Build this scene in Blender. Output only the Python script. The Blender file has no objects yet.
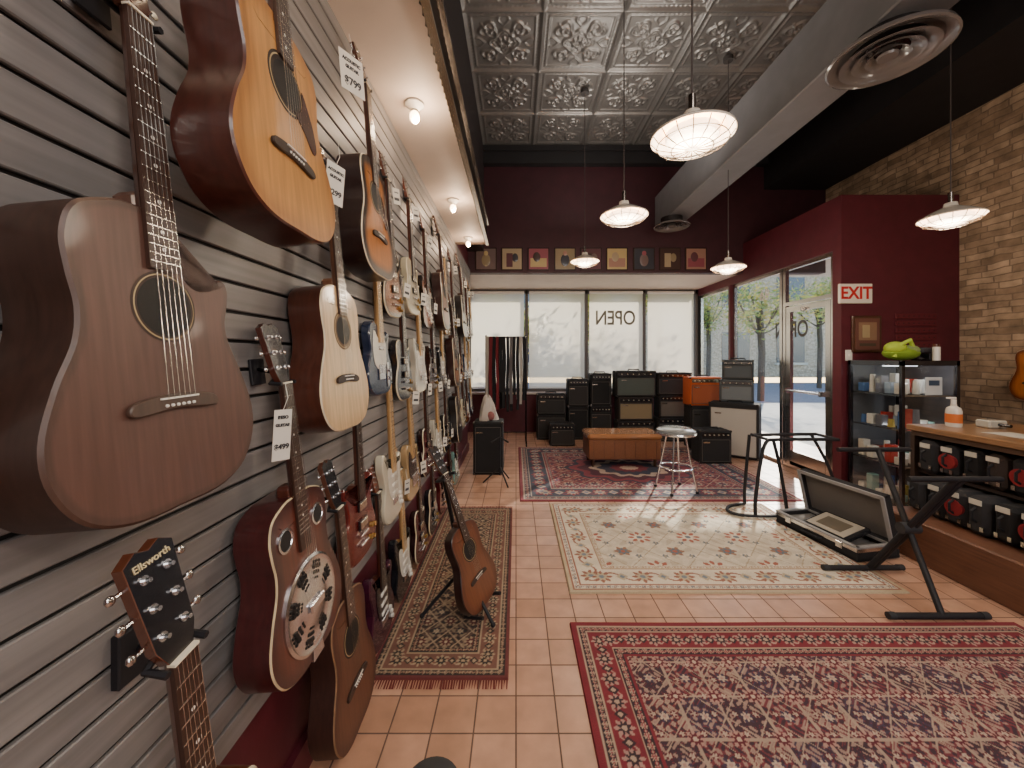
import bpy, math, random
import numpy as np
from mathutils import Vector, Matrix
random.seed(7); np.random.seed(7)
F=384.0; VX=516.0; VY=357.0; CH=1.5
scene=bpy.context.scene
def lin(h):
    h=h.lstrip('#'); o=[]
    for i in (0,2,4):
        c=int(h[i:i+2],16)/255.0
        o.append(c/12.92 if c<=0.04045 else ((c+0.055)/1.055)**2.4)
    return (o[0],o[1],o[2])
# ---------------------------------------------------------------- materials
def newmat(name):
    m=bpy.data.materials.new(name); m.use_nodes=True
    nt=m.node_tree; b=nt.nodes['Principled BSDF']; return m,nt,b
def attr_mat(name,rough=.5,metal=0.,coat=0.,grain=0.,gscale=(60,3,60),bump=0.,bscale=300.,emit=0.):
    m,nt,b=newmat(name); N=nt.nodes; L=nt.links
    a=N.new('ShaderNodeAttribute'); a.attribute_name='Col'; src=a.outputs['Color']
    if grain>0:
        tc=N.new('ShaderNodeTexCoord'); mp=N.new('ShaderNodeMapping'); mp.inputs['Scale'].default_value=gscale
        nz=N.new('ShaderNodeTexNoise'); nz.inputs['Scale'].default_value=1.; nz.inputs['Detail'].default_value=5
        L.new(tc.outputs['Object'],mp.inputs[0]); L.new(mp.outputs[0],nz.inputs['Vector'])
        mr=N.new('ShaderNodeMapRange'); mr.inputs[1].default_value=.3; mr.inputs[2].default_value=.7
        mr.inputs[3].default_value=1-grain; mr.inputs[4].default_value=1+grain
        L.new(nz.outputs['Fac'],mr.inputs[0])
        vm=N.new('ShaderNodeVectorMath'); vm.operation='SCALE'
        L.new(src,vm.inputs[0]); L.new(mr.outputs[0],vm.inputs['Scale']); src=vm.outputs[0]
    L.new(src,b.inputs['Base Color'])
    b.inputs['Roughness'].default_value=rough; b.inputs['Metallic'].default_value=metal
    b.inputs['Coat Weight'].default_value=coat; b.inputs['Coat Roughness'].default_value=.08
    if emit>0:
        L.new(src,b.inputs['Emission Color']); b.inputs['Emission Strength'].default_value=emit
    if bump>0:
        n2=N.new('ShaderNodeTexNoise'); n2.inputs['Scale'].default_value=bscale; n2.inputs['Detail'].default_value=3
        tc2=N.new('ShaderNodeTexCoord'); L.new(tc2.outputs['Object'],n2.inputs['Vector'])
        bp=N.new('ShaderNodeBump'); bp.inputs['Strength'].default_value=bump; bp.inputs['Distance'].default_value=.004
        L.new(n2.outputs['Fac'],bp.inputs['Height']); L.new(bp.outputs[0],b.inputs['Normal'])
    return m
GLOSS,MATTE,METAL,WOOD,SATIN,CLOTH,EMIT,GLASS=range(8)
M_gloss=attr_mat('painted_gloss',.25,0,.6)
M_matte=attr_mat('painted_matte',.65)
M_metal=attr_mat('polished_metal',.22,1.)
M_wood=attr_mat('lacquered_wood',.32,0,.4,grain=.22,gscale=(70,4,70))
M_satin=attr_mat('satin_wood',.5,0,.08,grain=.2,gscale=(90,5,90))
M_cloth=attr_mat('woven_cloth',.9,bump=.5,bscale=350)
M_emit=attr_mat('lit_enamel',.5,emit=1.0)
def glassmat():
    m=bpy.data.materials.new('window_glass'); m.use_nodes=True; nt=m.node_tree; N=nt.nodes; L=nt.links
    for n in list(N): N.remove(n)
    o=N.new('ShaderNodeOutputMaterial'); mx=N.new('ShaderNodeMixShader'); t=N.new('ShaderNodeBsdfTransparent'); g=N.new('ShaderNodeBsdfGlossy')
    g.inputs['Roughness'].default_value=.02; mx.inputs[0].default_value=.06; t.inputs[0].default_value=(.96,.97,.97,1)
    L.new(t.outputs[0],mx.inputs[1]); L.new(g.outputs[0],mx.inputs[2]); L.new(mx.outputs[0],o.inputs[0]); return m
M_glass=glassmat()
ATT=[M_gloss,M_matte,M_metal,M_wood,M_satin,M_cloth,M_emit,M_glass]
# ---------------------------------------------------------------- mesh builder
class B:
    def __init__(s): s.v=[]; s.f=[]; s.m=[]; s.c=[]; s.M=Matrix.Identity(4)
    def add(s,vs,fs,mat,col,cols=None):
        o=len(s.v)
        for p in vs:
            q=s.M@Vector(p); s.v.append((q.x,q.y,q.z))
        for k,f in enumerate(fs):
            s.f.append([i+o for i in f]); s.m.append(mat)
            if cols is not None: s.c.append([cols[i] for i in f])
            else: s.c.append([col]*len(f))
    def box(s,c,d,mat,col,bev=0.):
        x,y,z=c; a,b_,h=d[0]/2,d[1]/2,d[2]/2
        if bev<=0:
            vs=[(x+i*a,y+j*b_,z+k*h) for k in(-1,1) for j in(-1,1) for i in(-1,1)]
            fs=[(0,2,3,1),(4,5,7,6),(0,1,5,4),(2,6,7,3),(0,4,6,2),(1,3,7,5)]
            s.add(vs,fs,mat,col); return
        e=min(bev,a*.9,b_*.9,h*.9); vs=[]; idx={}
        for i in(-1,1):
            for j in(-1,1):
                for k in(-1,1):
                    for ax in range(3):
                        p=[i*a,j*b_,k*h]
                        for q in range(3):
                            if q!=ax: p[q]-= (i,j,k)[q]*e
                        idx[(i,j,k,ax)]=len(vs); vs.append((x+p[0],y+p[1],z+p[2]))
        fs=[]
        def fix(f,n):
            P=[Vector(vs[t]) for t in f]; nn=(P[1]-P[0]).cross(P[2]-P[0])
            return f if nn.dot(n)>0 else f[::-1]
        for ax in range(3):
            o=[q for q in range(3) if q!=ax]
            for sg in(-1,1):
                f=[]
                for (u,w) in((-1,-1),(1,-1),(1,1),(-1,1)):
                    t=[0,0,0]; t[ax]=sg; t[o[0]]=u; t[o[1]]=w; f.append(idx[(t[0],t[1],t[2],ax)])
                n=[0,0,0]; n[ax]=sg; fs.append(fix(f,Vector(n)))
        for ax in range(3):
            o=[q for q in range(3) if q!=ax]
            for u in(-1,1):
                for w in(-1,1):
                    f=[]
                    for (sg,a2) in((-1,o[0]),(1,o[0]),(1,o[1]),(-1,o[1])):
                        t=[0,0,0]; t[ax]=sg; t[o[0]]=u; t[o[1]]=w; f.append(idx[(t[0],t[1],t[2],a2)])
                    n=[0,0,0]; n[o[0]]=u; n[o[1]]=w; fs.append(fix(f,Vector(n)))
        for i in(-1,1):
            for j in(-1,1):
                for k in(-1,1):
                    fs.append(fix([idx[(i,j,k,q)] for q in range(3)],Vector((i,j,k))))
        s.add(vs,fs,mat,col)
    def cyl(s,p0,p1,r0,mat,col,r1=None,n=12,cap=True):
        if r1 is None:r1=r0
        p0=Vector(p0);p1=Vector(p1);d=(p1-p0).normalized()
        u=d.orthogonal().normalized(); w=d.cross(u)
        vs=[];
        for p,r in((p0,r0),(p1,r1)):
            for i in range(n):
                a=2*math.pi*i/n; vs.append(tuple(p+u*math.cos(a)*r+w*math.sin(a)*r))
        fs=[(i,(i+1)%n,n+(i+1)%n,n+i) for i in range(n)]
        if cap: fs+= [tuple(range(n))[::-1],tuple(range(n,2*n))]
        s.add(vs,fs,mat,col)
    def lathe(s,c,prof,mat,col,n=32,axis='Z',cols=None):
        vs=[];cc=[]
        for q,(r,h) in enumerate(prof):
            for i in range(n):
                a=2*math.pi*i/n; x,y=r*math.cos(a),r*math.sin(a)
                vs.append((c[0]+x,c[1]+y,c[2]+h) if axis=='Z' else (c[0]+x,c[1]+h,c[2]+y))
                cc.append(cols[q] if cols else col)
        fs=[]
        for k in range(len(prof)-1):
            for i in range(n):
                a=k*n+i;b=k*n+(i+1)%n; fs.append((a,b,b+n,a+n))
        s.add(vs,fs,mat,col,cc)
    def tube(s,pts,r,mat,col,n=8):
        P=[Vector(p) for p in pts]; vs=[];fs=[]; prev=None
        for k,p in enumerate(P):
            d=(P[min(k+1,len(P)-1)]-P[max(k-1,0)]).normalized()
            if prev is None: u=d.orthogonal().normalized()
            else:
                u=(prev-d*prev.dot(d)).normalized()
            prev=u; w=d.cross(u)
            for i in range(n):
                a=2*math.pi*i/n; vs.append(tuple(p+u*math.cos(a)*r+w*math.sin(a)*r))
        for k in range(len(P)-1):
            for i in range(n):
                a=k*n+i;b=k*n+(i+1)%n; fs.append((a,b,b+n,a+n))
        fs.append(tuple(range(n))[::-1]); fs.append(tuple(range((len(P)-1)*n,len(P)*n)))
        s.add(vs,fs,mat,col)
    def ball(s,c,r,mat,col,n=14,m=8):
        rx,ry,rz=r if hasattr(r,'__len__') else (r,r,r)
        vs=[];fs=[]
        for k in range(m+1):
            t=math.pi*k/m
            for i in range(n):
                a=2*math.pi*i/n; vs.append((c[0]+rx*math.sin(t)*math.cos(a),c[1]+ry*math.sin(t)*math.sin(a),c[2]-rz*math.cos(t)))
        for k in range(m):
            for i in range(n):
                a=k*n+i;b=k*n+(i+1)%n; fs.append((a,b,b+n,a+n))
        s.add(vs,fs,mat,col)
    def prism(s,pts,z0,z1,mat,col,sidecol=None,bev=.002,rings=None,sidemat=None,bindcol=None,backcol=None):
        A=sum(pts[i][0]*pts[(i+1)%len(pts)][1]-pts[(i+1)%len(pts)][0]*pts[i][1] for i in range(len(pts)))
        P=list(pts) if A>0 else list(pts)[::-1]; n=len(P)
        nr=[]
        for i in range(n):
            ax,ay=P[i-1];bx,by=P[(i+1)%n]; tx,ty=bx-ax,by-ay; l=math.hypot(tx,ty) or 1; nr.append((ty/l,-tx/l))
        def ring(ins,z): return [(P[i][0]-nr[i][0]*ins,P[i][1]-nr[i][1]*ins,z) for i in range(n)]
        sc=sidecol or col; sm=mat if sidemat is None else sidemat; bc=bindcol or sc
        def strip(a,b,m,ca,cb):
            s.add(a+b,[(i,(i+1)%n,n+(i+1)%n,n+i) for i in range(n)],m,ca,[ca]*n+[cb]*n)
        r0=ring(bev,z0);r1=ring(0,z0+bev);r2=ring(0,z1-bev);r3=ring(bev,z1)
        s.add(r0,[tuple(range(n))[::-1]],sm,backcol or sc)
        strip(r0,r1,sm,sc,sc); strip(r1,r2,sm,sc,sc)
        strip(r2,r3,sm,bc,bc)
        cur=r3; cc=rings[0][1] if rings else col
        if rings:
            for ins,c2 in rings[1:]:
                nx=ring(bev+ins,z1); strip(cur,nx,mat,cc,c2); cur=nx; cc=c2
        s.add(cur,[tuple(range(n))],mat,cc)
    def obj(s,name,matrix=None,smooth=35,extra=None):
        me=bpy.data.meshes.new(name); me.from_pydata(s.v,[],s.f)
        for m in (extra or ATT): me.materials.append(m)
        me.polygons.foreach_set('material_index',s.m)
        ca=me.color_attributes.new('Col','FLOAT_COLOR','CORNER')
        arr=[]
        for f in s.c:
            for c in f: arr.extend((c[0],c[1],c[2],1.))
        ca.data.foreach_set('color',arr)
        me.update()
        if smooth:
            me.polygons.foreach_set('use_smooth',[True]*len(me.polygons))
            try: me.set_sharp_from_angle(angle=math.radians(smooth))
            except Exception: pass
        o=bpy.data.objects.new(name,me); scene.collection.objects.link(o)
        if matrix is not None: o.matrix_world=matrix
        return o
def spline(pts,k=5,closed=True):
    out=[];n=len(pts)
    for i in range(n if closed else n-1):
        if closed: p=[pts[(i+q)%n] for q in(-1,0,1,2)]
        else: p=[pts[max(0,i-1)],pts[i],pts[i+1],pts[min(n-1,i+2)]]
        for j in range(k):
            t=j/k
            out.append(tuple(.5*((2*p[1][d])+(-p[0][d]+p[2][d])*t+(2*p[0][d]-5*p[1][d]+4*p[2][d]-p[3][d])*t*t+(-p[0][d]+3*p[1][d]-3*p[2][d]+p[3][d])*t**3) for d in range(len(p[0]))))
    if not closed: out.append(tuple(pts[-1]))
    return out
def text(body,size,loc,rot,col,parent=None,name='lettering',sx=1.,offset=0.,align='CENTER',mat=None):
    cu=bpy.data.curves.new(name,'FONT'); cu.body=body; cu.size=size; cu.align_x=align; cu.align_y='CENTER'; cu.extrude=.0008; cu.offset=offset
    m,nt,b=newmat('ink_'+name); b.inputs['Base Color'].default_value=(*col,1); b.inputs['Roughness'].default_value=.6
    cu.materials.append(m); o=bpy.data.objects.new(name,cu); scene.collection.objects.link(o)
    o.location=loc; o.rotation_euler=rot; o.scale=(sx,1,1)
    if parent is not None:
        o.parent=parent; bpy.context.view_layer.update(); o.matrix_parent_inverse=parent.matrix_world.inverted()
    return o
BLK=lin('#15141a'); WHT=lin('#e8e4dc'); CHR=(.75,.75,.77)
# ---------------------------------------------------------------- surface materials
def pos_map(nt,scale=(1,1,1),swap=None):
    N=nt.nodes;L=nt.links; g=N.new('ShaderNodeNewGeometry')
    if swap:
        sp=N.new('ShaderNodeSeparateXYZ'); cb=N.new('ShaderNodeCombineXYZ'); L.new(g.outputs['Position'],sp.inputs[0])
        for i,a in enumerate(swap): L.new(sp.outputs[a],cb.inputs[i])
        src=cb.outputs[0]
    else: src=g.outputs['Position']
    mp=N.new('ShaderNodeMapping'); mp.inputs['Scale'].default_value=scale; L.new(src,mp.inputs[0]); return mp.outputs[0]
def wallmat(name,col,rough=.6,var=.15,bump=.1,sc=6.):
    m,nt,b=newmat(name);N=nt.nodes;L=nt.links
    v=pos_map(nt); n=N.new('ShaderNodeTexNoise'); n.inputs['Scale'].default_value=sc; n.inputs['Detail'].default_value=6; L.new(v,n.inputs['Vector'])
    r=N.new('ShaderNodeValToRGB'); r.color_ramp.elements[0].position=.3; r.color_ramp.elements[1].position=.7
    r.color_ramp.elements[0].color=(*[c*(1-var) for c in col],1); r.color_ramp.elements[1].color=(*[min(1,c*(1+var)) for c in col],1)
    L.new(n.outputs['Fac'],r.inputs[0]); L.new(r.outputs[0],b.inputs['Base Color']); b.inputs['Roughness'].default_value=rough
    n2=N.new('ShaderNodeTexNoise'); n2.inputs['Scale'].default_value=120; L.new(v,n2.inputs['Vector'])
    bp=N.new('ShaderNodeBump'); bp.inputs['Strength'].default_value=bump; bp.inputs['Distance'].default_value=.003; L.new(n2.outputs['Fac'],bp.inputs['Height']); L.new(bp.outputs[0],b.inputs['Normal'])
    return m
M_maroon=wallmat('maroon_paint',lin('#561a25'),.55)
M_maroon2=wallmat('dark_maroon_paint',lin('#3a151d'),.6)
M_black=wallmat('black_ceiling_paint',lin('#1f1d1f'),.7)
M_cream=wallmat('cream_paint',lin('#cdbdb0'),.6,.04)
M_dark=wallmat('dark_wall_paint',lin('#241a1b'),.7)
M_duct=wallmat('grey_duct_paint',lin('#777577'),.45,.08)
M_conc=wallmat('sidewalk_concrete',lin('#b9b2a6'),.8)
def floor_mat():
    m,nt,b=newmat('terracotta_tile');N=nt.nodes;L=nt.links
    v=pos_map(nt)
    br=N.new('ShaderNodeTexBrick'); br.offset=0; br.squash=1; br.inputs['Scale'].default_value=1
    br.inputs['Brick Width'].default_value=.17; br.inputs['Row Height'].default_value=.17; br.inputs['Mortar Size'].default_value=.0038; br.inputs['Mortar Smooth'].default_value=.3
    br.inputs['Color1'].default_value=(*lin('#c29880'),1); br.inputs['Color2'].default_value=(*lin('#ae8369'),1); br.inputs['Mortar'].default_value=(*lin('#664e43'),1); br.inputs['Bias'].default_value=-.1
    L.new(v,br.inputs['Vector'])
    n=N.new('ShaderNodeTexNoise'); n.inputs['Scale'].default_value=9; n.inputs['Detail'].default_value=8; L.new(v,n.inputs['Vector'])
    mr=N.new('ShaderNodeMapRange'); mr.inputs[1].default_value=.3; mr.inputs[2].default_value=.7; mr.inputs[3].default_value=.84; mr.inputs[4].default_value=1.12; L.new(n.outputs['Fac'],mr.inputs[0])
    vm=N.new('ShaderNodeVectorMath'); vm.operation='SCALE'; L.new(br.outputs['Color'],vm.inputs[0]); L.new(mr.outputs[0],vm.inputs['Scale']); L.new(vm.outputs[0],b.inputs['Base Color'])
    m2=N.new('ShaderNodeMapRange'); m2.inputs[3].default_value=.33; m2.inputs[4].default_value=.85; L.new(br.outputs['Fac'],m2.inputs[0]); L.new(m2.outputs[0],b.inputs['Roughness'])
    bp=N.new('ShaderNodeBump'); bp.invert=True; bp.inputs['Strength'].default_value=.5; bp.inputs['Distance'].default_value=.004; L.new(br.outputs['Fac'],bp.inputs['Height']); L.new(bp.outputs[0],b.inputs['Normal'])
    return m
M_floor=floor_mat()
def stone_mat(name,swap,c1,c2,mo,w=.3,h=.062,dist=0.):
    m,nt,b=newmat(name);N=nt.nodes;L=nt.links
    v0=pos_map(nt,swap=swap); v=v0
    if dist:
        nd=N.new('ShaderNodeTexNoise'); nd.inputs['Scale'].default_value=3.5; nd.inputs['Detail'].default_value=3; L.new(v0,nd.inputs['Vector'])
        sc=N.new('ShaderNodeVectorMath'); sc.operation='SCALE'; sc.inputs['Scale'].default_value=dist; L.new(nd.outputs['Color'],sc.inputs[0])
        ad=N.new('ShaderNodeVectorMath'); ad.operation='ADD'; L.new(v0,ad.inputs[0]); L.new(sc.outputs[0],ad.inputs[1]); v=ad.outputs[0]
    br=N.new('ShaderNodeTexBrick'); br.offset=.45; br.inputs['Scale'].default_value=1; br.squash=.7; br.squash_frequency=3
    br.inputs['Brick Width'].default_value=w; br.inputs['Row Height'].default_value=h; br.inputs['Mortar Size'].default_value=.006; br.inputs['Mortar Smooth'].default_value=.2
    br.inputs['Color1'].default_value=(*c1,1); br.inputs['Color2'].default_value=(*c2,1); br.inputs['Mortar'].default_value=(*mo,1)
    L.new(v,br.inputs['Vector'])
    n=N.new('ShaderNodeTexNoise'); n.inputs['Scale'].default_value=7; n.inputs['Detail'].default_value=8; L.new(v0,n.inputs['Vector'])
    mr=N.new('ShaderNodeMapRange'); mr.inputs[1].default_value=.3; mr.inputs[2].default_value=.7; mr.inputs[3].default_value=.65; mr.inputs[4].default_value=1.3; L.new(n.outputs['Fac'],mr.inputs[0])
    vm=N.new('ShaderNodeVectorMath'); vm.operation='SCALE'; L.new(br.outputs['Color'],vm.inputs[0]); L.new(mr.outputs[0],vm.inputs['Scale']); L.new(vm.outputs[0],b.inputs['Base Color'])
    b.inputs['Roughness'].default_value=.9
    mth=N.new('ShaderNodeMath'); mth.operation='SUBTRACT'; L.new(n.outputs['Fac'],mth.inputs[0]); L.new(br.outputs['Fac'],mth.inputs[1])
    bp=N.new('ShaderNodeBump'); bp.inputs['Strength'].default_value=.8; bp.inputs['Distance'].default_value=.02; L.new(mth.outputs[0],bp.inputs['Height']); L.new(bp.outputs[0],b.inputs['Normal'])
    return m
M_stone=stone_mat('tan_ledgestone',(1,2,0),lin('#b79d82'),lin('#8c745d'),lin('#86725f'),.26,.068,dist=.06)
M_facade=stone_mat('pale_brick',(0,2,1),lin('#c9b59c'),lin('#b39c80'),lin('#d0c6b6'),.25,.08)
def slat_mat():
    m,nt,b=newmat('grey_slatwall_laminate');N=nt.nodes;L=nt.links
    v=pos_map(nt,scale=(20,1.2,26)); n=N.new('ShaderNodeTexNoise'); n.inputs['Scale'].default_value=1.6; n.inputs['Detail'].default_value=7; L.new(v,n.inputs['Vector'])
    r=N.new('ShaderNodeValToRGB'); r.color_ramp.elements[0].position=.3; r.color_ramp.elements[1].position=.72
    r.color_ramp.elements[0].color=(*lin('#6f6b6a'),1); r.color_ramp.elements[1].color=(*lin('#878382'),1)
    L.new(n.outputs['Fac'],r.inputs[0]); L.new(r.outputs[0],b.inputs['Base Color']); b.inputs['Roughness'].default_value=.45
    return m
M_slat=slat_mat()
def shade_mat():
    m=bpy.data.materials.new('translucent_solar_shade'); m.use_nodes=True; nt=m.node_tree;N=nt.nodes;L=nt.links
    for n in list(N): N.remove(n)
    o=N.new('ShaderNodeOutputMaterial'); mx=N.new('ShaderNodeMixShader'); t=N.new('ShaderNodeBsdfTranslucent'); d=N.new('ShaderNodeBsdfDiffuse')
    t.inputs[0].default_value=(.92,.82,.66,1); d.inputs[0].default_value=(.75,.72,.65,1); mx.inputs[0].default_value=.25
    L.new(t.outputs[0],mx.inputs[1]); L.new(d.outputs[0],mx.inputs[2])
    tr=N.new('ShaderNodeBsdfTransparent'); m2=N.new('ShaderNodeMixShader'); m2.inputs[0].default_value=.24; L.new(mx.outputs[0],m2.inputs[1]); L.new(tr.outputs[0],m2.inputs[2]); L.new(m2.outputs[0],o.inputs[0]); return m
M_shade=shade_mat()
def tin_mat():
    m,nt,b=newmat('pressed_tin');N=nt.nodes;L=nt.links
    n=N.new('ShaderNodeTexNoise'); n.inputs['Scale'].default_value=5; L.new(pos_map(nt),n.inputs['Vector'])
    r=N.new('ShaderNodeValToRGB'); r.color_ramp.elements[0].color=(*lin('#797673'),1); r.color_ramp.elements[1].color=(*lin('#98948f'),1)
    L.new(n.outputs['Fac'],r.inputs[0]); L.new(r.outputs[0],b.inputs['Base Color']); b.inputs['Metallic'].default_value=.55; b.inputs['Roughness'].default_value=.36
    return m
M_tin=tin_mat()
def solid(name,lo,hi,mat):
    b=B(); b.box([(lo[i]+hi[i])/2 for i in range(3)],[hi[i]-lo[i] for i in range(3)],0,(1,1,1))
    return b.obj(name,smooth=0,extra=[mat])
# ---------------------------------------------------------------- room shell
YW=7.8; YU=6.2; CZ=4.87; BK=-3.5; XR=5.0; XS=3.68; XW=-.74
solid('floor',(-1.1,BK,-.1),(XR,YW,0),M_floor)
solid('wall_left',(-1.1,BK,0),(-.78,YU,CZ),M_maroon)
solid('wall_left_alcove',(-1.2,YU,0),(-.95,YW+.2,2.86),M_maroon)
solid('wall_back',(-1.1,BK-.2,0),(XR+.2,BK,CZ),M_maroon)
solid('wall_front_upper',(-1.1,YU,2.86),(XR,YU+.15,CZ),M_maroon2)
solid('ceiling_alcove',(-1.2,YU+.15,2.86),(XS+.06,YW+.3,2.98),M_cream)
solid('wall_front_below_window',(-.95,YW-.12,0),(XS,YW+.1,.76),M_maroon)
solid('window_sill',(-.95,YW-.2,.76),(XS,YW+.1,.80),M_cream)
solid('wall_right',(XR,BK,0),(XR+.2,4.33,CZ),M_stone)
solid('wall_right_upper',(XR,4.33,3.33),(XR+.2,YU+.1,CZ),M_stone)
solid('wall_entry_front',(XS-.012,4.33,0),(XR+.2,4.45,3.33),M_maroon)
solid('wall_entry_header',(XS-.012,4.45,2.73),(XS+.12,YW,3.33),M_maroon)
solid('ceiling_entry',(XS+.12,4.45,3.2),(XR+2.5,YW+.3,3.33),M_cream)
solid('ceiling',(-1.1,BK,CZ),(XR+.2,YU+.15,CZ+.15),M_black)
solid('ceiling_dark_soffit',(4.0,BK,4.2),(XR,YU,CZ),M_black)
# slatwall
b=B(); pitch=.0762; zt=2.9; ya,yb=BK,YU
b.box(((-.78-.752)/2,(ya+yb)/2,(.48+zt)/2),(.028,yb-ya,zt-.48),1,lin('#1c1918'))
zz=.48
while zz<zt-.02:
    h=min(pitch-.009,zt-zz)
    b.box(((-.752+XW)/2,(ya+yb)/2,zz+h/2),(abs(XW+.752),yb-ya,h),0,(1,1,1),bev=.0025); zz+=pitch
b.obj('wall_left_slatwall_panel',smooth=0,extra=[M_slat,M_matte])
solid('baseboard_left',(-.78,BK,0),(-.755,YU,.12),M_maroon)
# canopy above guitars
solid('ceiling_canopy_soffit',(-.78,BK,2.9),(-.37,4.7,2.94),M_cream)
b=B()
vs=[];fs=[];Yc=BK
k=0
while Yc<4.7:
    a=-.365+.012*math.sin(Yc*2*math.pi/.05); vs+= [(a,Yc,2.87),(a,Yc,3.12)]
    if k: fs.append((2*k-2,2*k,2*k+1,2*k-1))
    k+=1; Yc+=.0083
b.add(vs,fs,METAL,lin('#8a827c'))
b.box((-.35,(BK+4.7)/2,2.872),(.035,4.7-BK,.014),METAL,lin('#b7a99a'))
b.box((-.35,(BK+4.7)/2,3.12),(.035,4.7-BK,.014),METAL,lin('#8c837a'))
b.box((-.56,4.7,3.0),(.4,.02,.24),MATTE,lin('#57483f'))
b.obj('trim_corrugated_canopy_fascia',smooth=60)
solid('wall_left_upper_bulkhead',(-.78,BK,3.2),(-.52,YU,CZ),M_dark)
# tin ceiling
T=.79; n=80
g=np.linspace(-.5,.5,n+1); X,Y=np.meshgrid(g,g,indexing='ij')
d=.5-np.maximum(abs(X),abs(Y)); r=np.hypot(X,Y); th=np.arctan2(Y,X)
H=.030*np.exp(-((d-.0)/.03)**2)+.014*np.exp(-((d-.085)/.012)**2)
H+=.008*np.exp(-((d-.055)/.012)**2)*(np.cos(2*np.pi*(X+Y)*18)*.5+.5)
ins=(d>.11)
fx=abs(X);fy=abs(Y)
rc=np.hypot(fx-.20,fy-.20); tc=np.arctan2(fy-.20,fx-.20)
orn=.018*np.exp(-((rc-.10-.022*np.cos(3*tc+.8))/.018)**2)+.017*np.exp(-((rc-.045)/.018)**2)
orn+=.022*np.exp(-((r-.06-.02*np.cos(8*th))/.02)**2)+.016*np.exp(-((r-.17-.03*np.cos(4*th))/.016)**2)
orn+=.014*np.exp(-((abs(fx-fy))/.014)**2)*(r<.42)*(r>.22)
orn+=.012*np.exp(-((fx-.02-.05*np.sin(fy*22))/.014)**2)*(fy>.12)+.012*np.exp(-((fy-.02-.05*np.sin(fx*22))/.014)**2)*(fx>.12)
H+=np.where(ins,orn,0)
vs=np.stack([X*T,Y*T,-H],-1).reshape(-1,3)
I=np.arange(n*(n+1)).reshape(n,n+1)[:,:n].reshape(-1)
fs=np.stack([I,I+1,I+n+2,I+n+1],-1)
me=bpy.data.meshes.new('tin'); me.from_pydata(vs.tolist(),[],fs.tolist()); me.materials.append(M_tin)
me.polygons.foreach_set('use_smooth',[True]*len(me.polygons))
o=bpy.data.objects.new('ceiling_pressed_tin',me); scene.collection.objects.link(o)
o.location=(-.52+T/2,YU-.12-T/2,CZ-.005)
for ax,c in((0,5),(1,8)):
    md=o.modifiers.new('a%d'%ax,'ARRAY'); md.count=c; md.use_relative_offset=False; md.use_constant_offset=True
    v=[0,0,0]; v[ax]=T if ax==0 else -T; md.constant_offset_displace=v
solid('trim_crown_front',(-.52,YU-.12,CZ-.30),(4.0,YU,CZ-.005),M_black)
solid('trim_crown_front_bead',(-.52,YU-.17,CZ-.12),(4.0,YU-.12,CZ-.04),M_black)
# duct beam with round diffusers
b=B(); b.box((2.42,(BK+YU)/2,3.83),(.36,YU-BK,.5),0,(1,1,1),bev=.01)
b.obj('ceiling_duct',smooth=0,extra=[M_duct])
def diffuser(x,y,z,r,col):
    b=B(); k=r/.45
    b.lathe((x,y,z),[(r*.45,.12*k),(r*.5,.08*k),(r*.98,.03*k),(r,0),(r*.96,-.005),(r*.8,.03*k),(r*.8,.03*k)],GLOSS,col,40)
    for q in(.74,.54,.34): b.lathe((x,y,z-.012*k),[(r*q*.7,.05*k),(r*q,.0),(r*q*1.04,-.01*k),(r*q*.9,.0),(r*q*.62,.05*k)],GLOSS,col,40)
    b.lathe((x,y,z-.02*k),[(.001,0),(r*.16,0),(r*.18,.02*k),(r*.1,.07*k)],GLOSS,col,24)
    b.cyl((x,y,z+.05),(x,y,3.579),r*.6,GLOSS,lin('#2c2828'),n=32)
    b.obj('round_air_diffuser',smooth=40)
diffuser(2.42,2.5,3.46,.32,lin('#6e6866')); diffuser(2.33,5.75,3.45,.26,lin('#6e6866'))
# pendants
def pendant(x,y,z,r=.178):
    b=B(); w=lin('#d9cfc2'); e=(2.3,1.9,1.45)
    b.lathe((x,y,z),[(.018,.115),(.035,.112),(.04,.085),(.075,.068),(r*.72,.042),(r,.010),(r*1.01,.0)],GLOSS,w,36)
    b.lathe((x,y,z),[(r*.99,.0),(r*.73,.034),(.085,.055),(.03,.07)],EMIT,(1.1,.92,.72),36)
    b.lathe((x,y,z-.002),[(r*.66,.02),(r*.62,-.012),(r*.45,-.032),(r*.2,-.043),(.001,-.045)],EMIT,e,28)
    wc=lin('#8f857a')
    for k in range(16):
        a=k*math.pi/8; b.tube([(x+r*.98*math.cos(a),y+r*.98*math.sin(a),z),(x+r*.85*math.cos(a),y+r*.85*math.sin(a),z-.030),(x+r*.5*math.cos(a),y+r*.5*math.sin(a),z-.053),(x,y,z-.060)],.0024,METAL,wc,6)
    for q,h in((.85,-.03),(.5,-.053)): b.tube([(x+r*q*math.cos(a),y+r*q*math.sin(a),z+h) for a in np.linspace(0,2*math.pi,25)],.0024,METAL,wc,6)
    b.cyl((x,y,z+.11),(x,y,z+.19),.016,METAL,lin('#9a8f86'))
    b.cyl((x,y,z+.18),(x,y,CZ-.04),.004,MATTE,lin('#4a4240'),n=6)
    b.cyl((x,y,CZ-.08),(x,y,CZ-.035),.05,MATTE,lin('#4a4644'),n=20)
    b.obj('cage_pendant_lamp')
    L=bpy.data.lights.new('pendant_bulb','POINT'); L.energy=29; L.color=(1,.84,.66); L.shadow_soft_size=.12
    o=bpy.data.objects.new('pendant_bulb_light',L); o.location=(x,y,z-.12); scene.collection.objects.link(o)
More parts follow.
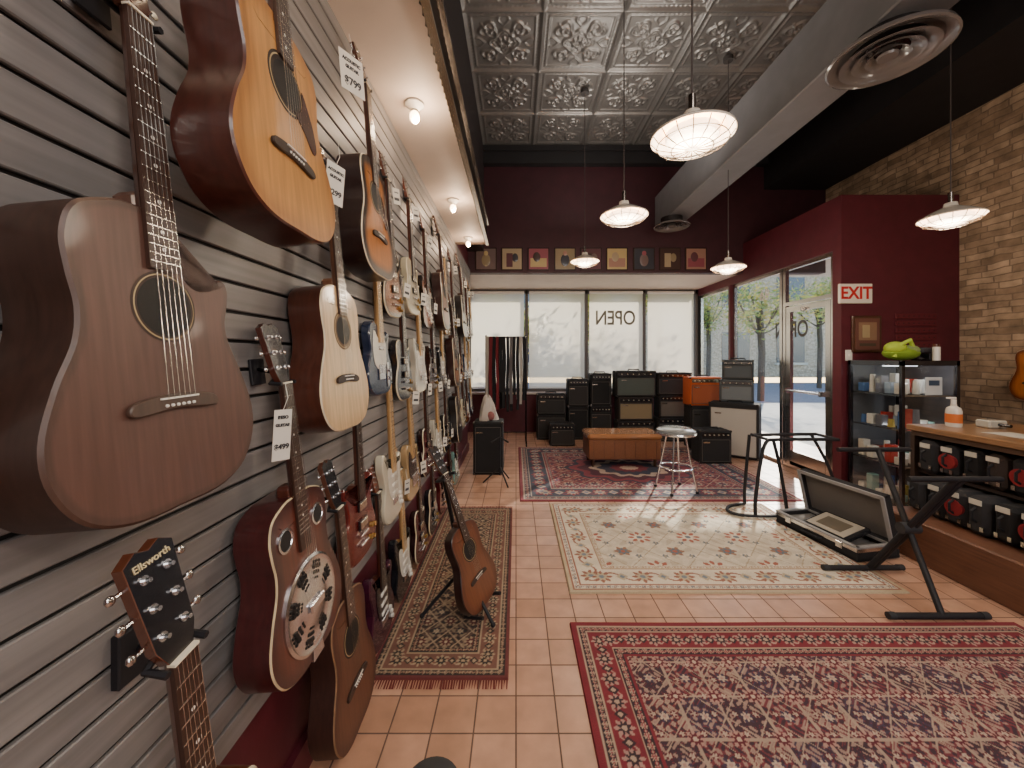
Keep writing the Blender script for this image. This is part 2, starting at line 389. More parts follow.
for p in((.80,1.745,2.50),(.83,2.95,2.58),(.86,4.8,2.69),(3.17,2.8,2.51),(2.36,4.27,2.49),(.8,-.6,2.5),(3.1,.3,2.5)): pendant(*p)
for x,y in((1.0,3.4),(1.0,5.2),(1.6,4.3),(.6,1.6)):  # added upward fill without fixtures, brightens the tin ceiling
    L=bpy.data.lights.new('ceiling_fill','AREA'); L.shape='DISK'; L.energy=8; L.size=.5; L.color=(1,.93,.84)
    o=bpy.data.objects.new('ceiling_fill_light',L); o.location=(x,y,3.55); o.rotation_euler=(math.radians(180),0,0); scene.collection.objects.link(o)
# canopy bulbs
for yy in(.8,2.12,3.42,4.5):
    b=B(); x=-.56
    b.lathe((x,yy,2.9),[(.001,0),(.05,0),(.052,-.012),(.03,-.03),(.022,-.04)],GLOSS,WHT,24)
    b.ball((x,yy,2.825),(.027,.027,.035),EMIT,(12,8,4.5))
    b.obj('bare_bulb_fixture')
    L=bpy.data.lights.new('canopy_bulb','POINT'); L.energy=6; L.color=(1,.74,.5); L.shadow_soft_size=.04
    o=bpy.data.objects.new('canopy_bulb_light',L); o.location=(x+.03,yy,2.77); scene.collection.objects.link(o)
# ---------------------------------------------------------------- windows
b=B(); fr=lin('#57514d')
def pxX(px,Y): return (px-VX)/F*Y
xs=[-.95,pxX(526.5,YW),pxX(586,YW),pxX(643.5,YW),XS]
for i,x in enumerate(xs): b.box((min(max(x,-.92),XS-.03),YW,(.8+2.86)/2),(.06,.1,2.06),MATTE,fr,bev=.004)
b.box(((xs[0]+xs[-1])/2,YW,2.82),(xs[-1]-xs[0],.1,.08),MATTE,fr); b.box(((xs[0]+xs[-1])/2,YW,.83),(xs[-1]-xs[0],.1,.06),MATTE,fr)
b.box(((xs[0]+xs[-1])/2,YW+.02,1.83),(xs[-1]-xs[0]-.05,.008,1.95),GLASS,WHT)
b.obj('window_1')
for i in range(4):
    b=B(); x0,x1=xs[i]+.05,xs[i+1]-.05
    if i==3:x1=xs[i+1]-.12
    b.add([(x0,YW-.10,.88),(x1,YW-.10,.88),(x1,YW-.10,2.78),(x0,YW-.10,2.78)],[(0,1,2,3)],0,(1,1,1)); b.cyl((x0,YW-.10,.885),(x1,YW-.10,.885),.012,1,WHT); b.cyl((x0,YW-.10,2.79),(x1,YW-.10,2.79),.028,1,WHT)
    b.obj('roller_shade',smooth=0,extra=[M_shade,M_matte])
text('OPEN',.40,(pxX(615.5,YW-.12),YW-.108,2.27),(math.radians(90),0,math.radians(180)),lin('#6f6a5e'),name='window_lettering_shadow',offset=.006,sx=.78)  # shadow of the glass lettering, put on the shade as dark text
# side glazing + door (wall X=XS)
def frameY(b,y0,y1,z0,z1,w,col,mat=METAL,x=XS+.05,t=.05):
    b.box((x,y0+w/2,(z0+z1)/2),(t,w,z1-z0),mat,col); b.box((x,y1-w/2,(z0+z1)/2),(t,w,z1-z0),mat,col)
    b.box((x,(y0+y1)/2,z1-w/2),(t,y1-y0-2*w,w),mat,col); b.box((x,(y0+y1)/2,z0+w/2),(t,y1-y0-2*w,w),mat,col)
AL=lin('#c4bfba')
b=B(); frameY(b,6.62,YW-.06,.0,2.73,.05,AL); b.box((XS+.05,7.2,1.36),(.006,1.1,2.6),GLASS,WHT); b.obj('window_2')
b=B(); frameY(b,5.35,6.56,.0,2.73,.05,AL); b.box((XS+.05,5.95,1.36),(.006,1.1,2.6),GLASS,WHT); b.obj('window_3')
b=B(); frameY(b,4.47,5.33,.0,2.73,.05,AL); 
frameY(b,4.53,5.27,.02,2.18,.075,AL,t=.045); b.box((XS+.05,4.9,.13),(.045,.6,.22),METAL,AL); b.box((XS+.05,4.9,2.22),(.05,.76,.05),METAL,AL)
b.box((XS+.05,4.9,1.2),(.006,.6,1.95),GLASS,WHT); b.box((XS+.05,4.9,2.45),(.006,.76,.45),GLASS,WHT)
b.cyl((XS-.02,4.6,1.05),(XS-.02,5.2,1.05),.015,METAL,CHR); b.box((XS+.0,4.62,1.05),(.06,.04,.06),METAL,CHR); b.box((XS+.0,5.2,1.05),(.06,.04,.06),METAL,CHR)
b.box((XS+.0,5.05,2.12),(.06,.25,.05),METAL,AL)
b.obj('door_1')
text('OPEN',.3,(XS+.04,5.2,1.86),(math.radians(90),0,math.radians(90)),lin('#55524d'),name='door_lettering_open',offset=.006,sx=.8)
text('68',.22,(XS+.04,5.75,2.42),(math.radians(90),0,math.radians(-90)),lin('#e8e4dc'),name='door_lettering_number',offset=.006)
solid('trim_entry_post',(XS-.02,6.56,0),(XS+.1,6.62,2.73),M_maroon)
solid('trim_entry_post_2',(XS-.01,YW-.06,0),(XS+.1,YW+.1,2.98),M_black)
# EXIT sign, picture, switch
b=B(); xe=pxX(856,4.3); ze=1.5+(357-293.5)/F*4.3
b.box((xe,4.312,ze),(.37,.03,.22),MATTE,lin('#e9e2d2'),bev=.006); ex=b.obj('exit_sign')
text('EXIT',.19,(xe,4.294,ze),(math.radians(90),0,0),lin('#c8201c'),ex,name='exit_lettering',offset=.005,sx=.9)
b=B(); xc=pxX(867.5,4.3); zc=1.5+(357-334)/F*4.3
b.box((xc,4.315,zc),(.33,.025,.41),WOOD,lin('#4a2c1c'),bev=.006); b.box((xc,4.301,zc),(.27,.006,.35),MATTE,lin('#6b4338'))
b.box((xc,4.297,zc+.03),(.2,.004,.2),MATTE,lin('#8b6b52'));b.box((xc-.02,4.294,zc+.03),(.08,.004,.14),MATTE,lin('#a8946e'));b.box((xc,4.297,zc-.12),(.18,.004,.03),MATTE,lin('#4b4030')); b.obj('framed_picture')
b=B(); b.box((pxX(848,4.3)+.03,4.324,1.52),(.075,.012,.12),MATTE,WHT,bev=.003); b.box((pxX(848,4.3)+.03,4.315,1.52),(.012,.02,.03),MATTE,WHT); b.obj('light_switch')
b=B()
for i in range(6):
    b.box((4.5,4.323,1.56+i*.08),(.46,.014,.06),MATTE,lin('#5e1822'),bev=.003)
    for k in range(8): b.cyl((4.5-.2+k*.057,4.318,1.56+i*.08),(4.5-.2+k*.057,4.312,1.56+i*.08),.006,MATTE,lin('#2a0c12'),n=8)
b.obj('slatted_wall_panel')
# record frames
cols=['#6e5b57','#a39074','#8c4a52','#8d7b5e','#5d3b3f','#b39c6c','#3b3a40','#46342f','#9b7464']
for i,px in enumerate((486,512,538.5,565,591,617,644,670,696)):
    b=B(); x=pxX(px,6.18); z=1.5+(357-259)/F*6.18; yf=YU-.012
    b.box((x,yf,z),(.345,.024,.365),GLOSS,lin('#3a2c28'),bev=.004); b.box((x,yf-.013,z),(.31,.004,.33),GLOSS,lin(cols[i]))
    c2=lin(cols[(i+3)%9]); c3=lin(cols[(i+5)%9])
    if i%3==0: b.ball((x,yf-.016,z-.02),(.07,.004,.10),GLOSS,c2); b.ball((x,yf-.017,z+.09),(.035,.004,.04),GLOSS,c3)
    elif i%3==1: b.box((x-.04,yf-.016,z-.02),(.10,.004,.22),GLOSS,c2); b.ball((x+.05,yf-.016,z+.02),(.05,.004,.07),GLOSS,c3); 
    else:
        b.box((x,yf-.016,z-.06),(.26,.004,.14),GLOSS,c2); b.ball((x-.03,yf-.017,z+.03),(.06,.004,.08),GLOSS,c3)
    b.obj('framed_record_sleeve')
# ---------------------------------------------------------------- rugs
def pal(h): return np.array(lin(h))
def rosette(C,u,v,R,c1,c2,c3,n=8,m=None):
    r=np.hypot(u,v);t=np.arctan2(v,u); k=np.ones_like(r,bool) if m is None else m
    C[k&(r<R*(.8+.2*np.cos(n*t)))]=c1; C[k&(r<R*(.55+.15*np.cos(n*t+math.pi)))]=c2; C[k&(r<R*.25)]=c3
def per(a,p): return ((a/p+.5)%1-.5)*p
def persian(U,V,W,Hh,S):
    C=np.zeros(U.shape+(3,)); P=S['pal']; C[:]=P['field']
    u=abs(U);v=abs(V); du=W/2-u; dv=Hh/2-v; d=np.minimum(du,dv); s=np.where(du<dv,V,U); 
    q=S['q']; A=S.get('asp',1.3); a=per(U,q); b_=per(V,q*A); a2=per(U+q/2,q); b2=per(V+q*A/2,q*A)
    f1=np.sin(u*S['fr']+1.8*np.sin(v*S['fr']*.6))*np.sin(v*S['fr']*.9+1.8*np.sin(u*S['fr']*.55))
    C[f1>S['t1']]=P['m1']; C[f1<-S['t1']]=P['m2']
    if S.get('blk'):
        cell=(np.floor(u/.17)+2*np.floor(v/.19))%4
        C[(cell==1)&(f1>-.2)&(f1<S['t1'])]=P['m2']
        C[(cell==2)&(abs(f1)<.22)]=P['r4']
        C[(cell==3)&(f1>.1)&(f1<.5)]=P['vine']
        e=(abs(per(u,.17))<.006)|(abs(per(v,.19))<.006); C[e]=P['vine']
    vn=abs(np.abs(a)/q+np.abs(b_)/(q*A)-.5)<S['lw']
    C[vn]=P['vine']
    rosette(C,a,b_,q*S['r1'],P['r1'],P['r2'],P['r3'],8)
    rosette(C,a2,b2,q*S['r2'],P['r4'],P['r3'],P['r1'],6)
    if S.get('sm'):
        q2=q/2; rosette(C,per(U+q2/2,q2),per(V+q2/2,q2),q2*.2,P['r2'],P['r3'],P['vine'],5)
    if S.get('med'):
        R=S['med']; t=np.arctan2(V,U); r=np.hypot(U/1.35,V)
        for k,(rr,cc) in enumerate(((1.,'b1'),(.93,'field'),(.8,'m1'),(.62,'r1'),(.5,'b1'),(.3,'r3'),(.15,'r1'))):
            C[r<R*rr*(1+.08*np.cos(12*t))]=P[cc]
    for (d0,d1,cc,mot) in S['bands']:
        k=(d>=d0)&(d<d1); C[k]=P[cc]
        if mot:
            w=(d1-d0); dc=d-(d0+d1)/2; p=w*mot[1]; 
            sc=per(s,p); sh=per(s+p/2,p)
            vi=k&(abs(dc-w*.25*np.sin(2*np.pi*s/p))<w*.045); C[vi]=P[mot[2]]
            rosette(C,sc,dc,w*.42,P[mot[2]],P[mot[3]],P[mot[4]],8,k)
            dm=k&((abs(sh)*1.1+abs(dc))<w*.26); C[dm]=P[mot[3]]
            dm=k&((abs(sh)*1.1+abs(dc))<w*.13); C[dm]=P[mot[4]]
    return C
def rug(name,x0,x1,y0,y1,S,res=.006,rot=0.,fringe=None):
    W=x1-x0;Hh=y1-y0;nx=int(W/res);ny=int(Hh/res)
    gx=np.linspace(-W/2,W/2,nx+1);gy=np.linspace(-Hh/2,Hh/2,ny+1); U,V=np.meshgrid(gx,gy,indexing='ij')
    C=persian(U,V,W,Hh,S); C=C*(1+.14*(np.random.rand(*U.shape)[...,None]-.5)+.06*np.sin(V*40+np.random.rand()*6)[...,None])
    Z=np.full(U.shape,.010); Z[0]=Z[-1]=.0005; Z[:,0]=Z[:,-1]=.0005
    Z+=0.0012*np.sin(U*5+V*2)*(Z>.005)
    vs=np.stack([U,V,Z],-1).reshape(-1,3); I=np.arange(nx*(ny+1)).reshape(nx,ny+1)[:,:ny].reshape(-1)
    fs=np.stack([I,I+ny+1,I+ny+2,I+1],-1)
    me=bpy.data.meshes.new(name); me.from_pydata(vs.tolist(),[],fs.tolist()); me.materials.append(M_cloth)
    ca=me.color_attributes.new('Col','FLOAT_COLOR','POINT'); cc=np.ones((vs.shape[0],4)); cc[:,:3]=np.clip(C.reshape(-1,3),0,1); ca.data.foreach_set('color',cc.reshape(-1))
    o=bpy.data.objects.new(name,me); scene.collection.objects.link(o); o.location=((x0+x1)/2,(y0+y1)/2,.001); o.rotation_euler=(0,0,rot)
    if fringe:
        b=B(); k=int(W/.012)
        for i in range(k):
            x=-W/2+W*(i+.5)/k
            for sg in(-1,1):
                b.add([(x-.004,sg*Hh/2,.006),(x+.004,sg*Hh/2,.006),(x+.003+random.uniform(-.006,.006),sg*(Hh/2+.05),.002),(x-.003,sg*(Hh/2+.05),.002)],[(0,1,2,3)],CLOTH,fringe)
        f=b.obj('rug_fringe',smooth=0); f.parent=o
    return o
RED=dict(field=pal('#6e2f38'),m1=pal('#947a70'),m2=pal('#3a2430'),vine=pal('#a08c7c'),r1=pal('#a58278'),r2=pal('#5a1a27'),r3=pal('#b5a290'),r4=pal('#3c3046'),b1=pal('#2f2029'),b2=pal('#74222e'),b3=pal('#a8927f'),b4=pal('#8a3d45'))
rug('area_rug_burgundy',.3,2.8,.45,2.16,dict(pal=RED,q=.17,asp=1.12,fr=120,t1=.32,lw=.02,r1=.24,r2=.18,blk=1,sm=1,
 bands=[(0,.035,'b2',None),(.035,.045,'b3',None),(.045,.075,'b1',(0,1.2,'b3','b4','b3')),(.075,.083,'b3',None),(.083,.19,'b2',(0,1.1,'r1','b1','b3')),(.19,.198,'b3',None),(.198,.235,'b1',(0,1.1,'b3','b4','b3')),(.235,.25,'b2',None)]),res=.0045)
CRM=dict(field=pal('#cdc2ae'),m1=pal('#bfb29d'),m2=pal('#d6ccba'),vine=pal('#ab9a80'),r1=pal('#a35f4e'),r2=pal('#d9cdb8'),r3=pal('#66707a'),r4=pal('#96705c'),b1=pal('#b9a88c'),b2=pal('#94604f'),b3=pal('#d8cdb9'),b4=pal('#76808a'))
rug('area_rug_cream',.34,2.5,2.43,3.92,dict(pal=CRM,q=.40,asp=1.15,fr=34,t1=.5,lw=.012,r1=.24,r2=.18,sm=1,
 bands=[(0,.03,'b1',None),(.03,.04,'b2',None),(.04,.075,'b3',(0,1.3,'b2','b4','b3')),(.075,.085,'b2',None),(.085,.26,'b3',(0,1.6,'b2','b1','b4')),(.26,.27,'b2',None),(.27,.305,'b1',(0,1.3,'b3','b2','b3'))]),res=.006)
NVR=dict(field=pal('#7c3a44'),m1=pal('#4c2a38'),m2=pal('#92675f'),vine=pal('#a38d7e'),r1=pal('#b09c8c'),r2=pal('#2c3448'),r3=pal('#70303a'),r4=pal('#363e54'),b1=pal('#353848'),b2=pal('#7c323c'),b3=pal('#a59484'),b4=pal('#646a7c'))
rug('area_rug_red_medallion',.04,3.0,3.98,6.35,dict(pal=NVR,q=.3,asp=1.1,fr=40,t1=.45,lw=.025,r1=.25,r2=.2,med=.6,sm=1,
 bands=[(0,.04,'b2',None),(.04,.055,'b3',None),(.055,.12,'b1',(0,1.2,'b3','b2','b3')),(.12,.13,'b3',None),(.13,.36,'b1',(0,1.3,'b2','b3','b4')),(.36,.37,'b3',None),(.37,.43,'b2',(0,1.2,'b3','b1','b3'))]),res=.009)
HAL=dict(field=pal('#55403a'),m1=pal('#84745f'),m2=pal('#2c2623'),vine=pal('#9a866f'),r1=pal('#94806a'),r2=pal('#562626'),r3=pal('#ac9a82'),r4=pal('#2b2a30'),b1=pal('#2b2522'),b2=pal('#66302f'),b3=pal('#9c8870'),b4=pal('#6f4b40'))
rug('runner_rug',-.70,-.035,1.78,3.8,dict(pal=HAL,q=.13,asp=1.2,fr=100,t1=.3,lw=.04,r1=.3,r2=.22,
 bands=[(0,.02,'b2',None),(.02,.05,'b1',(0,1.2,'b3','b4','b3')),(.05,.06,'b3',None),(.06,.15,'b4',(0,1.2,'b3','b1','b3')),(.15,.16,'b3',None),(.16,.19,'b1',(0,1.2,'b3','b2','b3'))]),res=.005,fringe=lin('#6d302c'))
# ---------------------------------------------------------------- guitars
AC=[(0,0),(.09,.003),(.155,.03),(.192,.085),(.198,.145),(.176,.215),(.148,.275),(.140,.325),(.147,.375),(.149,.425),(.128,.472),(.07,.497),(.03,.5)]
def ac_outline(cut=False,w=1.):
    L=[(-x*w,y) for x,y in AC[1:]][::-1]
    if cut: R=AC[1:7]+[(.140,.315),(.150,.350),(.156,.385),(.146,.406),(.122,.404),(.092,.392),(.066,.394),(.048,.415),(.038,.455),(.030,.495)]
    else: R=AC[1:]
    R=[(x*w,y) for x,y in R]
    return spline([(0,0)]+R+L,5)
ST=[(0,0),(.08,.004),(.14,.035),(.165,.10),(.15,.16),(.125,.205),(.130,.25),(.152,.30),(.148,.335),(.118,.338),(.07,.298),(.032,.285),(-.032,.285),(-.06,.305),(-.09,.355),(-.122,.385),(-.152,.37),(-.157,.31),(-.137,.25),(-.127,.20),(-.148,.15),(-.165,.09),(-.14,.03),(-.08,.002)]
LP=[(0,0),(.09,.005),(.15,.045),(.168,.10),(.15,.165),(.12,.215),(.125,.26),(.138,.30),(.118,.325),(.07,.292),(.034,.30),(.03,.33),(-.03,.355),(-.08,.365),(-.125,.34),(-.132,.28),(-.12,.215),(-.15,.165),(-.168,.10),(-.15,.045),(-.09,.005)]
SG=[(0,0),(.09,.008),(.15,.05),(.162,.11),(.14,.17),(.118,.215),(.125,.26),(.15,.315),(.145,.34),(.10,.315),(.05,.28),(-.05,.28),(-.10,.32),(-.145,.35),(-.152,.32),(-.127,.26),(-.118,.215),(-.14,.17),(-.162,.11),(-.15,.05),(-.09,.008)]
PG=[(-.032,.284),(.032,.284),(.075,.295),(.11,.29),(.105,.24),(.098,.17),(.125,.10),(.10,.045),(.07,.06),(.03,.125),(-.03,.12),(-.06,.14),(-.085,.2),(-.09,.29),(-.06,.30)]
def neck(b,y0,nut,scale,col_n,col_f,zf,headcol,style='3+3',bodytop=.5,inlay=True,nfrets=20):
    w0,w1=.056,.043
    b.add([(-w0/2,y0,.001),(w0/2,y0,.001),(w1/2,nut,.001),(-w1/2,nut,.001),(-w0/2,y0,zf),(w0/2,y0,zf),(w1/2,nut,zf),(-w1/2,nut,zf)],
      [(0,3,2,1),(4,5,6,7),(0,1,5,4),(1,2,6,5),(2,3,7,6),(3,0,4,7)],SATIN,col_f)
    vs=[];m=7
    for (yy,w,dp) in((bodytop-.03,.056,.022),(nut,.043,.018)):
        for i in range(m):
            a=math.pi*i/(m-1); vs.append((w/2*math.cos(a),yy,-dp*math.sin(a)+.001))
    b.add(vs,[(i,i+1,m+i+1,m+i) for i in range(m-1)],WOOD,col_n)
    b.box((0,bodytop,-.03),(.05,.05,.05),WOOD,col_n,bev=.01)
    for k in range(1,nfrets+1):
        yy=nut-scale*(1-2**(-k/12)); 
        if yy<y0+.004: break
        t=(nut-yy)/(nut-y0); w=w1+(w0-w1)*t
        b.box((0,yy,zf),(w*.98,.0018,.0018),METAL,(.7,.68,.62))
        if inlay and k in(3,5,7,9,12,15,17): b.cyl((0,yy+.009,zf-.001),(0,yy+.009,zf+.0006),.0035,GLOSS,WHT,n=8)
    b.box((0,nut+.002,zf*.6),(w1,.004,zf*1.2+.003),MATTE,lin('#e9e0c8'))
    M0=b.M.copy(); b.M=M0@Matrix.Translation((0,nut+.003,0))@Matrix.Rotation(math.radians(-10),4,'X')
    if style=='3+3':
        hp=[(-.021,0),(.021,0),(.033,.03),(.038,.165),(.018,.178),(0,.170),(-.018,.178),(-.038,.165),(-.033,.03)]
        b.prism(hp,-.014,.003,GLOSS,headcol,sidecol=col_n,bev=.001)
        for sg in(-1,1):
            for q in(.045,.09,.135):
                b.cyl((sg*.018,q,.003),(sg*.018,q,.014),.0035,METAL,CHR,n=8); b.cyl((sg*.018,q,.003),(sg*.018,q,.005),.007,METAL,CHR,n=10)
                b.cyl((sg*.034,q,-.007),(sg*.052,q,-.007),.003,METAL,CHR,n=6); b.ball((sg*.054,q,-.007),(.007,.0075,.0045),METAL if headcol==BLK else GLOSS,lin('#d8cfb6') if headcol!=BLK else (.5,.5,.5),8,6)
    else:
        hp=spline([(-.021,0),(.021,0),(.03,.035),(.036,.07),(.034,.10),(.02,.16),(.0,.185),(-.025,.18),(-.034,.165),(-.034,.08),(-.032,.035)],3)
        b.prism(hp,-.014,.001,WOOD,headcol,sidecol=col_n,bev=.001)
        for q in range(6):
            yy=.03+q*.025; b.cyl((-.018+.002*q,yy,.001),(-.018+.002*q,yy,.011),.0035,METAL,CHR,n=8)
            b.cyl((-.033,yy,-.007),(-.05,yy,-.007),.003,METAL,CHR,n=6); b.ball((-.053,yy,-.007),(.008,.007,.005),METAL,CHR,8,6)
    b.M=M0
def strings(b,y0,y1,z0,z1,r=.0006):
    for i in range(6):
        x0=(-.026+.0104*i); x1=(-.0175+.007*i); b.cyl((x0,y0,z0),(x1,y1,z1),r,METAL,(.8,.78,.72),n=4,cap=False)
def hanger(b,nut,dist):
    b.cyl((0,nut+.03,-.02),(0,nut+.05,-dist),.005,METAL,lin('#2a2828'),n=8)
    b.tube([(-.034,nut+.0,.012),(-.034,nut+.005,-.02),(0,nut+.012,-.03),(.034,nut+.005,-.02),(.034,nut+.0,.012)],.006,MATTE,BLK,6)
    b.box((0,nut+.04,-dist+.006),(.06,.075,.008),MATTE,BLK,bev=.002)
def acoustic(top,edge,side,neckc,w=1.,cut=False,bind='#d8cbb0',pick=None,sat=False,head=BLK,depth=.10,reso=False,dist=None,small=1.,rose='#2b1d16',burst=False):
    b=B(); b.M=Matrix.Scale(small,4); tm=SATIN if sat else WOOD
    top=lin(top);edge=lin(edge);side=lin(side);nc=lin(neckc)
    mid=tuple((top[i]*.6+edge[i]*.4) for i in range(3))
    rg=[(0,edge),(.022,edge),(.042,mid),(.062,top)] if burst else [(0,edge),(.012,edge),(.032,mid),(.055,top)]
    if cut: rg=[(0,edge),(.006,edge),(.012,top)]
    b.prism(ac_outline(cut,w),-depth,0,tm,top,sidecol=side,bev=.004,bindcol=lin(bind),rings=rg,sidemat=tm,backcol=side)
    hy=.345 if not cut else .338
    if not reso:
        b.lathe((0,hy,.0003),[(.068 if not cut else .060,0),(.050,.0006)],MATTE,lin(rose),40)
        b.lathe((0,hy,.0009),[(.062 if not cut else .056,0),(.059 if not cut else .054,.0004)],MATTE,lin('#a8946e'),40)
        b.cyl((0,hy,0),(0,hy,.0012),.050,MATTE,lin('#0c0706'),n=36)
        b.prism(spline([(-.085,.168),(-.07,.160),(0,.166),(.07,.160),(.085,.168),(.075,.182),(.03,.190),(-.03,.190),(-.075,.182)],3),.0,.009,SATIN,lin('#2a1a14') if not cut else lin('#4a382f'),bev=.002)
        b.box((0,.184,.010),(.072,.003,.005),MATTE,WHT)
        for i in range(6): b.ball((-.026+.0104*i,.172,.010),.003,MATTE,WHT,6,4)
        if pick: b.prism(spline([(.022,.30),(.062,.27),(.095,.235),(.115,.25),(.108,.30),(.085,.35),(.066,.375),(.063,.34),(.045,.31)],3),.0003,.0022,GLOSS,lin(pick),bev=.0005)
        y0=.40; sb=.184
    else:
        mc=(.66,.66,.68)
        b.lathe((0,.165,0),[(.138,0),(.138,.006),(.130,.010),(.118,.006),(.07,.009),(.045,.014),(.001,.014)],METAL,mc,48)
        for k in range(8):
            a=k*math.pi/4+math.pi/8
            for rr,wd in((.082,.012),(.099,.016),(.066,.009),(.112,.010)):
                for off in(-.5,0,.5):
                    aa=a+off*(.26); x,y=rr*math.cos(aa),rr*math.sin(aa)
                    b.cyl((x,.165+y,.004),(x,.165+y,.0105 if rr<.1 else .0085),wd*.5,MATTE,lin('#120d0c'),n=4)
        b.box((0,.165,.02),(.075,.028,.010),METAL,mc,bev=.004)
        for sg in(-1,1):
            b.lathe((sg*.085,.40,0),[(.034,0),(.034,.004),(.028,.005),(.026,.002),(.001,.002)],METAL,mc,24)
            b.cyl((sg*.085,.40,0),(sg*.085,.40,.0028),.026,MATTE,lin('#1a1616'),n=20)
        b.prism([(-.03,0.0),(.03,0),(.022,.055),(-.022,.055)],0,.008,METAL,mc,bev=.001)
        y0=.335; sb=.165
    neck(b,y0,.829,.645,nc,lin('#3a241b'),.008,head,'3+3',bodytop=.505)
    strings(b,sb,.829,.014 if not reso else .024,.011)
    if dist: hanger(b,.83,dist)
    return b
def electric(kind,body,edge=None,guard=None,maple=False,head=None,dist=.030):
    b=B(); c=lin(body); e=lin(edge) if edge else c
    O={'st':ST,'lp':LP,'sg':SG,'te':LP}[kind]
    if kind=='sg': e=c
    b.prism(spline(O,4),-.044,0,GLOSS,c,sidecol=e,bev=.006,rings=[(0,e),(.010,e),(.024,c)],backcol=e,bindcol=lin('#cfc4a8') if kind=='lp' else None)
    nc=lin('#b98c58') if maple else lin('#5a2c1c'); fc=lin('#c09a68') if maple else lin('#2e1c16')
    if kind=='st':
        if guard: b.prism(spline(PG,3),.0003,.0028,GLOSS,lin(guard),bev=.0006)
        for yy,an in((.245,0),(.195,0),(.15,.2)): b.box((0,yy,.005),(.075,.017,.008),GLOSS,WHT if guard!='#efe9dc' else lin('#f3f0e6'),bev=.003)
        b.box((0,.105,.004),(.075,.035,.008),METAL,CHR,bev=.002)
        for x,y in((.075,.12),(.09,.09),(.10,.06)): b.cyl((x,y,.002),(x,y,.014),.011,GLOSS,WHT,n=14)
    elif kind=='te':
        if guard: b.prism(spline([(-.03,.285),(.03,.285),(.07,.27),(.075,.2),(.06,.14),(-.04,.13),(-.09,.17),(-.10,.25),(-.08,.32)],3),.0003,.0028,GLOSS,lin(guard),bev=.0006)
        b.box((0,.235,.005),(.07,.018,.008),METAL,CHR,bev=.003); b.box((0,.115,.004),(.085,.075,.006),METAL,CHR,bev=.002); b.box((.09,.10,.003),(.03,.13,.005),METAL,CHR,bev=.002)
        for y in(.08,.12): b.cyl((.09,y,.004),(.09,y,.018),.010,METAL,CHR,n=14)
    else:
        for yy in(.235,.155): b.box((0,yy,.006),(.085,.04,.010),GLOSS,BLK,bev=.002); b.box((0,yy,.009),(.072,.032,.010),METAL,(.65,.6,.5),bev=.002)
        b.box((0,.11,.008),(.085,.014,.014),METAL,CHR,bev=.002); b.box((0,.07,.008),(.08,.012,.014),METAL,CHR,bev=.003)
        for x,y in((.09,.11),(.125,.10),(.075,.06),(.11,.05)): b.cyl((x,y,.0),(x,y,.014),.011,GLOSS,lin('#8a6a30'),n=14)
        if guard: b.prism(spline([(.035,.29),(.06,.26),(.09,.2),(.085,.14),(.055,.15),(.05,.2)],3),.0003,.003,GLOSS,lin(guard),bev=.0006)
    neck(b,.262,.755,.64,nc,fc,.009,(nc if maple or kind in('st','te') else BLK),'6' if kind in('st','te') else '3+3',bodytop=.30,nfrets=22)
    strings(b,.105,.755,.016,.011,.0008)
    if dist: hanger(b,.757,dist)
    return b
def wallM(Xf,Y,zb,tilt=5.,roll=0.,yaw=0.):
    t=math.radians(tilt)
    y=Vector((-math.sin(t),0,math.cos(t))); z=Vector((math.cos(t),0,math.sin(t))); x=Vector((0,1,0))
    R=Matrix((x,y,z)).transposed().to_4x4()
    return Matrix.Translation((Xf,Y,zb))@Matrix.Rotation(math.radians(yaw),4,'Z')@R@Matrix.Rotation(math.radians(roll),4,'Z')
acoustic('#573b32','#4a332b','#38241d','#523428',w=.955,cut=True,bind='#4a332a',sat=True,head=lin('#3a2018'),depth=.105,dist=.078,small=1.02,rose='#3a2a22').obj('acoustic_guitar_mahogany',wallM(-.578,.672,1.243,5,1))
acoustic('#b9854a','#a06c36','#42201a','#5a2e1e',w=1.0,pick='#3a1812',depth=.115,dist=.145,bind='#4a221a').obj('acoustic_guitar_honey',wallM(-.50,.89,1.79,6,-1))
acoustic('#d0b48c','#c6a67e','#4c281d','#6a4530',w=.95,depth=.108,dist=.08,rose='#6a5038').obj('acoustic_guitar_natural',wallM(-.583,1.36,1.25,5,0))
acoustic('#a86628','#1d1010','#241412','#4a261a',w=.98,pick='#2a120e',depth=.10,dist=.088,burst=True).obj('acoustic_guitar_sunburst',wallM(-.575,1.66,1.845,5,0))
acoustic('#5a2c21','#3a1816','#42191a','#4c241a',w=.98,reso=True,bind='#c9b792',dist=.082,small=.97,head=BLK).obj('resonator_guitar',wallM(-.585,1.13,.625,5,3))
acoustic('#5f3b2a','#4a2a1f','#38201a','#5a3628',w=.93,sat=True,bind='#7d5e44',dist=.082,depth=.09).obj('acoustic_guitar_small_brown',wallM(-.58,1.44,.12,5,2))
ag=acoustic('#b0752f','#8a5628','#5a3018','#5a3222',w=.88,dist=None,head=BLK,small=1.06)
hg=ag.obj('acoustic_guitar_foreground',wallM(-.535,.735,.155,0,8))
M=hg.matrix_world
t=text('Ellsworth',.015,(0,0,0),(0,0,0),lin('#d8c9a0'),name='headstock_lettering')
t.matrix_world=M@Matrix.Scale(1.06,4)@Matrix.Translation((0,.832,0))@Matrix.Rotation(math.radians(-10),4,'X')@Matrix.Translation((0,.155,.0045)); 
t.parent=hg; t.matrix_parent_inverse=M.inverted()
b=B(); S6=1.06
def hp_(x,y,z): return tuple(M@Vector((x*S6,y*S6,z*S6)))
